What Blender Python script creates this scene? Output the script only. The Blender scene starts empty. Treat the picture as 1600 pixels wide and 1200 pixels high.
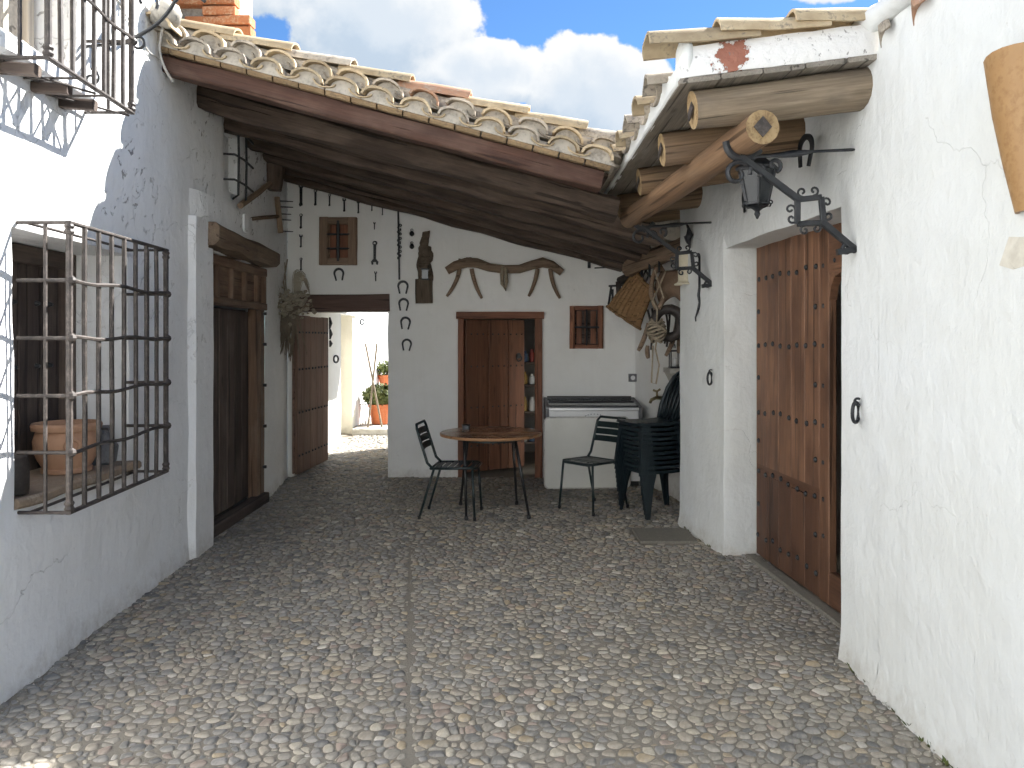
import bpy, bmesh, math, random
from mathutils import Vector, Matrix, noise
random.seed(7)
R = math.radians
PI = math.pi
C = bpy.context.scene.collection
sc = bpy.context.scene

# ------------------------------------------------------------------ camera
cam_d = bpy.data.cameras.new('camera')
cam = bpy.data.objects.new('camera', cam_d); C.objects.link(cam)
cam.location = (0, 0, 1.6); cam.rotation_euler = (R(90), 0, 0)
cam_d.sensor_width = 36; cam_d.lens = 27.0
cam_d.shift_y = -70.0/1600
cam_d.clip_start = 0.05; cam_d.clip_end = 500
sc.camera = cam

# ------------------------------------------------------------------ light
SUN_DIR = Vector((1.0, 0.85, 1.15)).normalized()      # towards the sun
sun_el = math.asin(SUN_DIR.z); sun_az = math.atan2(SUN_DIR.x, SUN_DIR.y)
sun_d = bpy.data.lights.new('sun', 'SUN'); sun_d.energy = 4.2; sun_d.angle = R(0.5)
sun_d.color = (1.0, 0.97, 0.925)
sun = bpy.data.objects.new('sun', sun_d); C.objects.link(sun)
sun.rotation_euler = (-SUN_DIR).to_track_quat('-Z', 'Y').to_euler()
sun.location = (8, 8, 12)
SKY_STRENGTH = 0.05
sc.view_settings.view_transform = 'Standard'
sc.view_settings.look = 'None'
sc.view_settings.gamma = 1.0
sc.view_settings.use_curve_mapping = False
sc.view_settings.exposure = 2.32
sc.cycles.max_bounces = 14
sc.cycles.diffuse_bounces = 8
sc.cycles.use_denoising = True
sc.cycles.use_adaptive_sampling = True
sc.cycles.adaptive_threshold = 0.04
sc.cycles.sample_clamp_indirect = 6.0


def nd(nt, t, ins=None, **props):
    n = nt.nodes.new(t)
    for k, v in props.items():
        setattr(n, k, v)
    for k, v in (ins or {}).items():
        s = n.inputs[k]
        if isinstance(v, bpy.types.NodeSocket):
            nt.links.new(v, s)
        else:
            s.default_value = v
    return n


def math_n(nt, op, a, b=0.0, clamp=False):
    return nd(nt, 'ShaderNodeMath', {0: a, 1: b}, operation=op, use_clamp=clamp).outputs[0]


def maprange(nt, v, a, b, c=0.0, d=1.0, smooth=False):
    n = nd(nt, 'ShaderNodeMapRange', {'Value': v, 'From Min': a, 'From Max': b, 'To Min': c, 'To Max': d})
    if smooth:
        n.interpolation_type = 'SMOOTHSTEP'
    return n.outputs[0]


def mix(nt, f, a, b, mode='MIX'):
    n = nd(nt, 'ShaderNodeMix', data_type='RGBA', blend_type=mode)
    for s, v in ((n.inputs[0], f), (n.inputs[6], a), (n.inputs[7], b)):
        if isinstance(v, bpy.types.NodeSocket):
            nt.links.new(v, s)
        else:
            s.default_value = v if not isinstance(v, tuple) or len(v) == 4 else (*v, 1)
    return n.outputs[2]


def rgba(c):
    return (c[0], c[1], c[2], 1.0)


# ------------------------------------------------------------------ sky
world = bpy.data.worlds.new('World'); sc.world = world
world.use_nodes = True
wt = world.node_tree; wt.nodes.clear()
sky = nd(wt, 'ShaderNodeTexSky', sky_type='NISHITA')
sky.sun_disc = False; sky.sun_elevation = sun_el; sky.sun_rotation = sun_az
sky.air_density = 1.0; sky.dust_density = 0.1; sky.ozone_density = 2.5; sky.altitude = 1200
tc = nd(wt, 'ShaderNodeTexCoord')
vdir = tc.outputs['Generated']
sep = nd(wt, 'ShaderNodeSeparateXYZ', {0: vdir})
ysafe = math_n(wt, 'MAXIMUM', sep.outputs[1], 0.05)
u = math_n(wt, 'DIVIDE', sep.outputs[0], ysafe)
v = math_n(wt, 'DIVIDE', sep.outputs[2], ysafe)
front = maprange(wt, sep.outputs[1], 0.3, 0.6)


def cloud_density(off):
    p = nd(wt, 'ShaderNodeVectorMath', {0: vdir, 1: off}, operation='ADD').outputs[0]
    n1 = nd(wt, 'ShaderNodeTexNoise', {'Vector': p, 'Scale': 8.5, 'Detail': 8.0, 'Roughness': 0.55}).outputs['Fac']
    n2 = nd(wt, 'ShaderNodeTexNoise', {'Vector': p, 'Scale': 2.2, 'Detail': 2.0, 'Roughness': 0.5}).outputs['Fac']
    gen = math_n(wt, 'MULTIPLY', math_n(wt, 'SUBTRACT', n2, 0.45), 3.0)
    tot = None
    uu = math_n(wt, 'ADD', u, off[0]); vv = math_n(wt, 'ADD', v, off[2])
    for (cu, cv, ru, rv, w) in ((-0.16, 0.43, 0.16, 0.09, 1.0), (-0.06, 0.345, 0.115, 0.06, 1.0), (-0.30, 0.47, 0.16, 0.07, .75),
                                (0.115, 0.31, 0.105, 0.092, 1.15), (0.40, 0.455, 0.07, 0.03, .8), (-0.42, 0.40, .07, .05, .5)):
        a = math_n(wt, 'DIVIDE', math_n(wt, 'SUBTRACT', uu, cu), ru)
        b = math_n(wt, 'DIVIDE', math_n(wt, 'SUBTRACT', vv, cv), rv)
        d2 = math_n(wt, 'ADD', math_n(wt, 'MULTIPLY', a, a), math_n(wt, 'MULTIPLY', b, b))
        g = math_n(wt, 'MULTIPLY', math_n(wt, 'SUBTRACT', 1.15, d2), w)
        g = math_n(wt, 'MAXIMUM', g, -0.75)
        tot = g if tot is None else math_n(wt, 'MAXIMUM', tot, g)
    base = nd(wt, 'ShaderNodeMix', {0: front, 2: gen, 3: tot}).outputs[0]
    d = math_n(wt, 'ADD', math_n(wt, 'MULTIPLY', math_n(wt, 'SUBTRACT', n1, 0.5), 3.4), base)
    return d


d0 = cloud_density((0.0, 0.0, 0.0))
d1 = cloud_density((0.022, 0.0, 0.034))
alpha = maprange(wt, d0, 0.24, 0.44, smooth=True)
lit = maprange(wt, math_n(wt, 'SUBTRACT', d0, d1), -0.60, 0.45, smooth=True)
thick = maprange(wt, d0, 0.55, 1.5, smooth=True)
CL = 1.0
ccol = mix(wt, lit, (0.56*CL, 0.67*CL, 0.80*CL, 1), (0.99*CL, 1.0*CL, 1.0*CL, 1))
ccol = mix(wt, math_n(wt, 'MULTIPLY', thick, 0.62), ccol, (0.58*CL, 0.70*CL, 0.84*CL, 1))
cloud_scale = nd(wt, 'ShaderNodeVectorMath', {0: ccol, 1: (4.15, 4.15, 4.15)}, operation='MULTIPLY').outputs[0]
blue = nd(wt, 'ShaderNodeVectorMath', {0: sky.outputs[0], 1: (0.46, 0.64, 0.80)}, operation='MULTIPLY').outputs[0]
skyc = mix(wt, alpha, blue, cloud_scale)
bg = nd(wt, 'ShaderNodeBackground', {'Color': skyc, 'Strength': SKY_STRENGTH})
wo = nd(wt, 'ShaderNodeOutputWorld', {'Surface': bg.outputs[0]})


# ------------------------------------------------------------------ materials
def new_mat(name, rough=0.7, spec=0.3):
    m = bpy.data.materials.new(name); m.use_nodes = True
    nt = m.node_tree; b = nt.nodes['Principled BSDF']
    b.inputs['Roughness'].default_value = rough
    b.inputs['Specular IOR Level'].default_value = spec
    return m, nt, b


def obj_coords(nt, per_object=True):
    t = nd(nt, 'ShaderNodeTexCoord').outputs['Object']
    if per_object:
        r = nd(nt, 'ShaderNodeObjectInfo').outputs['Random']
        o = nd(nt, 'ShaderNodeCombineXYZ', {0: math_n(nt, 'MULTIPLY', r, 37.0), 1: math_n(nt, 'MULTIPLY', r, 91.0), 2: math_n(nt, 'MULTIPLY', r, 53.0)}).outputs[0]
        t = nd(nt, 'ShaderNodeVectorMath', {0: t, 1: o}, operation='ADD').outputs[0]
    return t


def noise_n(nt, vec, scale, detail=4.0, rough=0.55, dist=0.0):
    return nd(nt, 'ShaderNodeTexNoise', {'Vector': vec, 'Scale': scale, 'Detail': detail, 'Roughness': rough, 'Distortion': dist}).outputs['Fac']


def scaled(nt, vec, s):
    return nd(nt, 'ShaderNodeVectorMath', {0: vec, 1: s}, operation='MULTIPLY').outputs[0]


def bump(nt, b, h, strength=0.3, dist=0.01, prev=None):
    n = nd(nt, 'ShaderNodeBump', {'Height': h, 'Strength': strength, 'Distance': dist})
    if prev is not None:
        nt.links.new(prev, n.inputs['Normal'])
    nt.links.new(n.outputs[0], b.inputs['Normal'])
    return n.outputs[0]


def plaster(name, col=(0.80, 0.80, 0.78), lump=0.5, flake=0.0, crack=0.0, warm=0.03, hair=0.35):
    m, nt, b = new_mat(name, 0.9, 0.12)
    v = obj_coords(nt, False)
    big = noise_n(nt, v, 0.9, 3)
    mid = noise_n(nt, v, 5.0, 5)
    fine = noise_n(nt, v, 60.0, 3)
    lumps = noise_n(nt, scaled(nt, v, (1, 1, 0.8)), 11.0, 4, 0.5, 0.4)
    brush = noise_n(nt, scaled(nt, v, (1, 1, 0.16)), 26.0, 3, 0.6, 0.6)
    c1 = mix(nt, maprange(nt, big, 0.3, 0.7), rgba(col), rgba((col[0]*0.94, col[1]*0.93, col[2]*(0.92-warm))))
    c2 = mix(nt, maprange(nt, mid, 0.45, 0.8, 0, 0.45), c1, rgba((col[0]*0.88, col[1]*0.87, col[2]*0.84)))
    soft = noise_n(nt, v, 4.0, 3, 0.5)
    h = math_n(nt, 'ADD', math_n(nt, 'MULTIPLY', lumps, 0.7), math_n(nt, 'MULTIPLY', brush, 0.16))
    h = math_n(nt, 'ADD', h, math_n(nt, 'MULTIPLY', soft, 1.2))
    h = math_n(nt, 'ADD', h, math_n(nt, 'MULTIPLY', fine, 0.12))
    # scuffs and thin dirt spots
    sp = nd(nt, 'ShaderNodeTexNoise', {'Vector': scaled(nt, v, (1, 1, 0.7)), 'Scale': 34.0, 'Detail': 4.0, 'Roughness': 0.62, 'Distortion': 0.3}).outputs['Fac']
    area = noise_n(nt, v, 1.6, 2)
    spots = math_n(nt, 'MULTIPLY', maprange(nt, sp, 0.67, 0.72), maprange(nt, area, 0.45, 0.6))
    c2 = mix(nt, math_n(nt, 'MULTIPLY', spots, 0.30), c2, (0.45, 0.43, 0.40, 1))
    if flake > 0:
        warp = nd(nt, 'ShaderNodeTexNoise', {'Vector': v, 'Scale': 5.0, 'Detail': 3.0}).outputs['Color']
        vv = nd(nt, 'ShaderNodeVectorMath', {0: v, 1: scaled(nt, warp, (0.25, 0.25, 0.25))}, operation='ADD').outputs[0]
        vv = nd(nt, 'ShaderNodeVectorRotate', {'Vector': vv, 'Angle': R(33)}, rotation_type='X_AXIS').outputs[0]
        fl = nd(nt, 'ShaderNodeTexNoise', {'Vector': scaled(nt, vv, (1, 1.0, 0.42)), 'Scale': 22.0, 'Detail': 5.0, 'Roughness': 0.6}).outputs['Fac']
        fa = noise_n(nt, v, 1.1, 3)
        # the foot of the wall has been limewashed afresh, so the flaking is higher up
        hz = nd(nt, 'ShaderNodeSeparateXYZ', {0: v}).outputs[2]
        up_ = maprange(nt, math_n(nt, 'ADD', hz, math_n(nt, 'MULTIPLY', noise_n(nt, v, 1.3, 3), 1.2)), 1.9, 2.6)
        f2 = math_n(nt, 'MULTIPLY', math_n(nt, 'MULTIPLY', maprange(nt, fl, 0.60, 0.64), maprange(nt, fa, 0.40, 0.58)), up_)
        ck = nd(nt, 'ShaderNodeTexVoronoi', {'Vector': vv, 'Scale': 2.3}, feature='DISTANCE_TO_EDGE').outputs['Distance']
        cm = noise_n(nt, v, 1.7, 2)
        ck = math_n(nt, 'MULTIPLY', math_n(nt, 'MULTIPLY', maprange(nt, ck, 0.003, 0.009, 1.0, 0.0), maprange(nt, cm, 0.50, 0.60)), up_)
        dk = math_n(nt, 'MAXIMUM', f2, math_n(nt, 'MULTIPLY', ck, crack))
        c2 = mix(nt, math_n(nt, 'MULTIPLY', dk, flake), c2, (0.20, 0.185, 0.17, 1))
        h = math_n(nt, 'SUBTRACT', h, math_n(nt, 'MULTIPLY', dk, 0.7))
    # rain-splash dirt along the foot, ragged and patchy
    hz2 = nd(nt, 'ShaderNodeSeparateXYZ', {0: v}).outputs[2]
    rag = math_n(nt, 'ADD', hz2, math_n(nt, 'MULTIPLY', math_n(nt, 'SUBTRACT', noise_n(nt, v, 7.0, 6, 0.7), 0.5), 0.34))
    dirt = math_n(nt, 'MULTIPLY', maprange(nt, rag, 0.0, 0.13, 1.0, 0.0), maprange(nt, noise_n(nt, v, 22, 4, 0.6), 0.3, 0.65, 0.25, 0.9))
    c2 = mix(nt, math_n(nt, 'MULTIPLY', dirt, 0.6), c2, (0.40, 0.36, 0.30, 1))
    # faint rain streaks
    stk = noise_n(nt, scaled(nt, v, (1, 1, 0.05)), 9.0, 5, 0.65)
    c2 = mix(nt, maprange(nt, stk, 0.56, 0.76, 0, 0.22), c2, rgba((col[0]*0.80, col[1]*0.78, col[2]*0.74)))
    # hairline cracks
    wv = nd(nt, 'ShaderNodeTexNoise', {'Vector': v, 'Scale': 4.0, 'Detail': 4.0}).outputs['Color']
    cv = nd(nt, 'ShaderNodeVectorMath', {0: v, 1: scaled(nt, wv, (0.35, 0.35, 0.35))}, operation='ADD').outputs[0]
    hc_ = nd(nt, 'ShaderNodeTexVoronoi', {'Vector': cv, 'Scale': 1.7}, feature='DISTANCE_TO_EDGE').outputs['Distance']
    hl = math_n(nt, 'MULTIPLY', maprange(nt, hc_, 0.0012, 0.0045, 1.0, 0.0), maprange(nt, noise_n(nt, v, 1.9, 2), 0.52, 0.60))
    c2 = mix(nt, math_n(nt, 'MULTIPLY', hl, hair), c2, (0.42, 0.40, 0.37, 1))
    h = math_n(nt, 'SUBTRACT', h, math_n(nt, 'MULTIPLY', hl, hair))
    nt.links.new(c2, b.inputs['Base Color'])
    bump(nt, b, h, lump, 0.02)
    return m


def wood(name, c1, c2, c3=None, rough=0.65, scale=1.0, bmp=0.5, var=0.35, spec=0.3, dirt=None):
    """grain runs along each piece's own X axis"""
    m, nt, b = new_mat(name, rough, spec)
    v = obj_coords(nt)
    g = noise_n(nt, scaled(nt, v, (1.6*scale, 22*scale, 22*scale)), 1.0, 6, 0.65, 0.6)
    g2 = noise_n(nt, scaled(nt, v, (4*scale, 120*scale, 120*scale)), 1.0, 3, 0.6)
    blot = noise_n(nt, scaled(nt, v, (1, 2.2, 2.2)), 2.2*scale, 4, 0.6)
    col = mix(nt, maprange(nt, g, 0.32, 0.68), rgba(c1), rgba(c2))
    if c3:
        col = mix(nt, maprange(nt, blot, 0.46, 0.66, 0, 0.8), col, rgba(c3))
    rnd = nd(nt, 'ShaderNodeObjectInfo').outputs['Random']
    k = maprange(nt, rnd, 0, 1, 1-var, 1+var)
    hs = nd(nt, 'ShaderNodeHueSaturation', {'Color': col, 'Value': k}).outputs[0]
    fibre = maprange(nt, g2, 0.35, 0.65, 0.82, 1.08)
    hs = nd(nt, 'ShaderNodeHueSaturation', {'Color': hs, 'Value': fibre}).outputs[0]
    crk = maprange(nt, noise_n(nt, scaled(nt, v, (0.8*scale, 34*scale, 34*scale)), 1.0, 2, 0.5), 0.62, 0.66)
    kv = nd(nt, 'ShaderNodeTexVoronoi', {'Vector': scaled(nt, v, (2.2*scale, 7*scale, 7*scale)), 'Scale': 1.0}).outputs['Distance']
    knot = maprange(nt, kv, 0.06, 0.15, 1.0, 0.0)
    hs = mix(nt, math_n(nt, 'MULTIPLY', knot, 0.6), hs, rgba((c1[0]*0.45, c1[1]*0.42, c1[2]*0.4)))
    hs = mix(nt, math_n(nt, 'MULTIPLY', crk, 0.75), hs, rgba((c1[0]*0.3, c1[1]*0.3, c1[2]*0.3)))
    nt.links.new(hs, b.inputs['Base Color'])
    nt.links.new(maprange(nt, g, 0.2, 0.8, rough-0.08, min(1.0, rough+0.14)), b.inputs['Roughness'])
    h = math_n(nt, 'ADD', math_n(nt, 'MULTIPLY', g, 0.8), math_n(nt, 'MULTIPLY', g2, 0.35))
    h = math_n(nt, 'SUBTRACT', h, math_n(nt, 'MULTIPLY', crk, 0.9))
    bump(nt, b, h, bmp, 0.006)
    return m


def speckle(name, c1, c2, c3, s1=14.0, s2=60.0, rough=0.85, bmp=0.4, var=0.25, spec=0.2, t=(0.5, 0.62), dist=0.006):
    m, nt, b = new_mat(name, rough, spec)
    v = obj_coords(nt)
    a = noise_n(nt, v, s1, 5, 0.6)
    f = noise_n(nt, v, s2, 4, 0.6)
    col = mix(nt, maprange(nt, a, 0.35, 0.65), rgba(c1), rgba(c2))
    col = mix(nt, maprange(nt, math_n(nt, 'ADD', math_n(nt, 'MULTIPLY', a, 0.5), math_n(nt, 'MULTIPLY', f, 0.5)), t[0], t[1], 0, 0.85), col, rgba(c3))
    rnd = nd(nt, 'ShaderNodeObjectInfo').outputs['Random']
    hs = nd(nt, 'ShaderNodeHueSaturation', {'Color': col, 'Value': maprange(nt, rnd, 0, 1, 1-var, 1+var)}).outputs[0]
    nt.links.new(hs, b.inputs['Base Color'])
    nt.links.new(maprange(nt, f, 0.3, 0.7, max(0.05, rough-0.1), min(1, rough+0.1)), b.inputs['Roughness'])
    bump(nt, b, math_n(nt, 'ADD', math_n(nt, 'MULTIPLY', a, 0.6), math_n(nt, 'MULTIPLY', f, 0.5)), bmp, dist)
    return m


M = {}
M['white_left'] = plaster('whitewash flaking', (0.84, 0.85, 0.855), 0.65, 0.75, 0.35, 0.0)
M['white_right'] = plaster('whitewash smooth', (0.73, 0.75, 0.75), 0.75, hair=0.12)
M['white_porch'] = plaster('whitewash porch', (0.885, 0.885, 0.87), 0.40, hair=0.12)
M['cream'] = plaster('cream limewash', (0.78, 0.75, 0.66), 0.3)
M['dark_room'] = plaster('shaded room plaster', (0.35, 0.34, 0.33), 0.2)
M['mortar'] = speckle('pale mortar', (0.54, 0.50, 0.43), (0.42, 0.385, 0.33), (0.27, 0.25, 0.22), 9, 50, 0.95, 0.6, 0.05)
M['beam'] = wood('reddish stained beam', (0.07, 0.035, 0.025), (0.125, 0.064, 0.045), (0.17, 0.105, 0.08), 0.7, 0.9, 1.0, 0.2)
M['beam_dark'] = wood('dark old beam', (0.05, 0.035, 0.027), (0.115, 0.082, 0.062), (0.155, 0.115, 0.088), 0.75, 0.9, 1.0, 0.3)
M['log'] = wood('weathered log', (0.156, 0.098, 0.058), (0.300, 0.204, 0.120), (0.192, 0.138, 0.096), 0.7, 0.9, 0.7, 0.15)
M['log_grey'] = wood('greyed log', (0.17, 0.13, 0.09), (0.30, 0.24, 0.17), (0.11, 0.09, 0.075), 0.78, 0.9, 0.7, 0.1)
M['log_end'] = speckle('sawn log end', (0.40, 0.29, 0.16), (0.30, 0.21, 0.11), (0.20, 0.13, 0.07), 20, 90, 0.85, 0.6, 0.1)
M['pole'] = wood('honey coloured pole', (0.192, 0.110, 0.060), (0.324, 0.204, 0.120), (0.240, 0.156, 0.096), 0.55, 0.8, 0.4, 0.05)
M['board_grey'] = wood('grey roof board', (0.16, 0.14, 0.115), (0.26, 0.23, 0.19), (0.32, 0.29, 0.25), 0.85, 1.0, 0.6, 0.2)
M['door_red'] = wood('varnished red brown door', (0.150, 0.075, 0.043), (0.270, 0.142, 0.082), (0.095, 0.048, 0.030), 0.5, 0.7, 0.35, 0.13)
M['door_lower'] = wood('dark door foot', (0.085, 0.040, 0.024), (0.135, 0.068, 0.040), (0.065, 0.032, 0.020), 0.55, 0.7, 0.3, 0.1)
M['door_plank'] = wood('brown plank door', (0.128, 0.054, 0.030), (0.225, 0.102, 0.057), (0.150, 0.075, 0.045), 0.55, 0.8, 0.4, 0.15)
M['door_old'] = wood('old brown door', (0.106, 0.062, 0.040), (0.194, 0.122, 0.080), (0.237, 0.169, 0.119), 0.7, 0.8, 0.5, 0.2)
M['door_grey'] = wood('faded rose brown door', (0.150, 0.088, 0.062), (0.250, 0.156, 0.119), (0.188, 0.125, 0.094), 0.75, 0.8, 0.5, 0.15)
M['shutter'] = wood('weathered dark shutter', (0.05, 0.036, 0.032), (0.10, 0.075, 0.062), (0.14, 0.11, 0.09), 0.8, 0.8, 0.6, 0.2)
M['frame'] = wood('window frame wood', (0.20, 0.13, 0.088), (0.31, 0.215, 0.15), (0.24, 0.17, 0.12), 0.75, 0.9, 0.5, 0.12)
M['frame_red'] = wood('red brown window frame', (0.195, 0.078, 0.046), (0.299, 0.137, 0.078), (0.156, 0.072, 0.046), 0.65, 0.9, 0.5, 0.12)
M['lintel'] = wood('lintel wood', (0.12, 0.08, 0.055), (0.22, 0.155, 0.105), (0.28, 0.21, 0.15), 0.8, 0.8, 0.8, 0.1)
M['lintel_red'] = wood('red brown lintel', (0.10, 0.06, 0.047), (0.17, 0.11, 0.088), (0.13, 0.085, 0.07), 0.75, 0.8, 0.6, 0.1)
M['old_wood'] = wood('worn farm tool wood', (0.175, 0.115, 0.075), (0.300, 0.213, 0.144), (0.225, 0.163, 0.112), 0.78, 1.2, 0.6, 0.15)
M['bark'] = wood('carved trunk', (0.09, 0.068, 0.048), (0.19, 0.145, 0.105), (0.13, 0.10, 0.075), 0.85, 1.6, 1.0, 0.1)
M['sill'] = speckle('sill stone', (0.33, 0.25, 0.18), (0.25, 0.19, 0.14), (0.40, 0.33, 0.25), 12, 70, 0.9, 0.6, 0.05)
M['iron'] = speckle('black wrought iron', (0.012, 0.014, 0.017), (0.022, 0.024, 0.028), (0.035, 0.036, 0.038), 20, 90, 0.5, 0.3, 0.1, 0.5, dist=0.002)
M['iron_rust'] = speckle('weathered brown iron', (0.035, 0.029, 0.026), (0.06, 0.048, 0.042), (0.105, 0.09, 0.08), 18, 80, 0.6, 0.3, 0.15, 0.45, dist=0.002)
M['tile'] = speckle('clay roof tile', (0.40, 0.31, 0.20), (0.54, 0.44, 0.29), (0.22, 0.185, 0.15), 9, 48, 0.9, 0.5, 0.22, t=(0.54, 0.64))
M['tile_lichen'] = speckle('lichened roof tile', (0.470, 0.414, 0.336), (0.336, 0.291, 0.235), (0.134, 0.123, 0.112), 12, 55, 0.95, 0.7, 0.22, t=(0.50, 0.62))
M['tile_pink'] = speckle('pinkish roof tile', (0.44, 0.26, 0.17), (0.36, 0.21, 0.14), (0.40, 0.33, 0.26), 12, 55, 0.9, 0.6, 0.15)
M['clay_strip'] = speckle('brown clay edge strip', (0.24, 0.165, 0.095), (0.33, 0.24, 0.14), (0.15, 0.11, 0.075), 9, 48, 0.85, 0.5, 0.2)
M['brick'] = speckle('orange brick', (0.50, 0.20, 0.09), (0.40, 0.15, 0.07), (0.55, 0.36, 0.22), 14, 60, 0.9, 0.6, 0.15)
M['terracotta'] = speckle('terracotta', (0.44, 0.265, 0.17), (0.36, 0.205, 0.13), (0.54, 0.35, 0.24), 8, 60, 0.75, 0.25, 0.06, t=(0.55, 0.68))
M['terracotta_red'] = speckle('orange plastic terracotta', (0.50, 0.15, 0.06), (0.44, 0.13, 0.05), (0.52, 0.20, 0.1), 6, 60, 0.6, 0.1, 0.08)
M['clay_lamp'] = speckle('glazed ochre clay', (0.33, 0.185, 0.075), (0.40, 0.24, 0.105), (0.25, 0.13, 0.05), 5, 40, 0.5, 0.12, 0.0, 0.4, t=(0.50, 0.68))
M['green_plastic'] = speckle('dark green plastic', (0.008, 0.015, 0.019), (0.010, 0.019, 0.023), (0.018, 0.026, 0.03), 5, 120, 0.4, 0.05, 0.08, 0.5, dist=0.001)
M['green_metal'] = speckle('dark green enamel', (0.006, 0.015, 0.016), (0.008, 0.019, 0.019), (0.014, 0.024, 0.024), 12, 140, 0.35, 0.08, 0.05, 0.5, dist=0.001)
M['laminate'] = wood('brown table laminate', (0.230, 0.115, 0.061), (0.311, 0.162, 0.088), (0.257, 0.135, 0.074), 0.22, 0.5, 0.03, 0.0, 0.5)
M['table_edge'] = wood('table edge band', (0.312, 0.156, 0.072), (0.396, 0.216, 0.102), None, 0.4, 0.5, 0.05, 0.0, 0.4)
M['enamel'] = speckle('white enamel', (0.80, 0.80, 0.79), (0.77, 0.77, 0.76), (0.68, 0.68, 0.66), 5, 90, 0.35, 0.04, 0.0, 0.5, t=(0.58, 0.75), dist=0.001)
M['white_board'] = speckle('off white board', (0.74, 0.73, 0.67), (0.70, 0.69, 0.63), (0.62, 0.61, 0.55), 4, 80, 0.6, 0.05, 0.0, 0.3, t=(0.58, 0.75), dist=0.001)
M['black_plastic'] = speckle('black plastic', (0.012, 0.012, 0.013), (0.016, 0.016, 0.017), (0.03, 0.03, 0.03), 9, 90, 0.35, 0.05, 0.0, 0.5, dist=0.001)
M['grey_print'] = speckle('grey print', (0.12, 0.13, 0.14), (0.14, 0.15, 0.16), (0.16, 0.16, 0.17), 9, 90, 0.6, 0.0, 0.0)
M['grey_cloth'] = speckle('grey plastic sheet', (0.13, 0.13, 0.135), (0.17, 0.17, 0.175), (0.10, 0.10, 0.10), 16, 90, 0.6, 0.5, 0.1)
M['straw'] = wood('woven esparto', (0.196, 0.109, 0.048), (0.310, 0.190, 0.092), (0.253, 0.144, 0.069), 0.9, 1.4, 1.0, 0.12)
M['leather'] = speckle('dark leather', (0.025, 0.02, 0.018), (0.045, 0.035, 0.03), (0.075, 0.06, 0.05), 16, 90, 0.6, 0.4, 0.1, 0.4)
M['brown_leather'] = speckle('tan leather', (0.20, 0.13, 0.085), (0.15, 0.10, 0.065), (0.24, 0.17, 0.12), 10, 60, 0.7, 0.3, 0.05, 0.3)
M['rope'] = speckle('hemp rope', (0.36, 0.30, 0.22), (0.28, 0.23, 0.165), (0.20, 0.16, 0.11), 30, 150, 0.95, 0.8, 0.1)
M['ceramic'] = speckle('cream ceramic', (0.62, 0.56, 0.42), (0.58, 0.52, 0.39), (0.50, 0.44, 0.32), 5, 60, 0.5, 0.08, 0.0, 0.4)
M['stone_white'] = speckle('pale stone', (0.52, 0.50, 0.45), (0.45, 0.43, 0.38), (0.38, 0.35, 0.30), 10, 60, 0.9, 0.4, 0.0)
M['concrete'] = speckle('cover plate concrete', (0.20, 0.185, 0.155), (0.15, 0.14, 0.12), (0.28, 0.26, 0.22), 22, 90, 0.9, 0.6, 0.0)
M['dry_flower'] = speckle('dried flower heads', (0.38, 0.34, 0.26), (0.28, 0.24, 0.18), (0.50, 0.46, 0.38), 20, 90, 0.95, 0.5, 0.2)
M['dry_stem'] = speckle('dried stalks', (0.20, 0.165, 0.12), (0.14, 0.11, 0.085), (0.28, 0.24, 0.18), 20, 90, 0.95, 0.4, 0.2)
M['leaf'] = speckle('garden leaf', (0.07, 0.095, 0.028), (0.11, 0.13, 0.04), (0.16, 0.15, 0.05), 20, 60, 0.6, 0.1, 0.35)
M['cable'] = speckle('white cable', (0.60, 0.58, 0.54), (0.52, 0.50, 0.46), (0.40, 0.38, 0.35), 20, 90, 0.6, 0.1, 0.0)
M['blind'] = wood('beige blind', (0.50, 0.44, 0.36), (0.56, 0.50, 0.42), None, 0.7, 0.5, 0.1, 0.0)
m, nt, b = new_mat('brushed steel', 0.5, 0.5); b.inputs['Metallic'].default_value = 1.0
v_ = obj_coords(nt); nt.links.new(mix(nt, noise_n(nt, scaled(nt, v_, (2, 60, 60)), 1.0, 3), (0.62, 0.62, 0.62, 1), (0.75, 0.75, 0.75, 1)), b.inputs['Base Color']); M['steel'] = m
m, nt, b = new_mat('old brass', 0.4, 0.5); b.inputs['Metallic'].default_value = 1.0
v_ = obj_coords(nt); nt.links.new(mix(nt, noise_n(nt, v_, 40, 3), (0.30, 0.24, 0.13, 1), (0.18, 0.15, 0.09, 1)), b.inputs['Base Color']); M['brass'] = m
m, nt, b = new_mat('smoky glass', 0.22, 0.35)
b.inputs['Transmission Weight'].default_value = 0.25; b.inputs['Base Color'].default_value = (0.03, 0.035, 0.038, 1); M['glass'] = m
m, nt, b = new_mat('grey freezer glass', 0.08, 0.5)
v_ = obj_coords(nt); nt.links.new(mix(nt, noise_n(nt, v_, 3, 3), (0.10, 0.11, 0.125, 1), (0.15, 0.16, 0.17, 1)), b.inputs['Base Color']); M['freezer_glass'] = m
for nm, col in (('jar_blue', (0.05, 0.09, 0.16)), ('jar_white', (0.5, 0.5, 0.48)), ('jar_red', (0.25, 0.05, 0.04)), ('jar_ochre', (0.35, 0.22, 0.07))):
    M[nm] = speckle(nm.replace('_', ' ') + ' glaze', col, tuple(c*0.85 for c in col), tuple(min(1, c*1.3+0.02) for c in col), 9, 60, 0.4, 0.1, 0.1)

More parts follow.
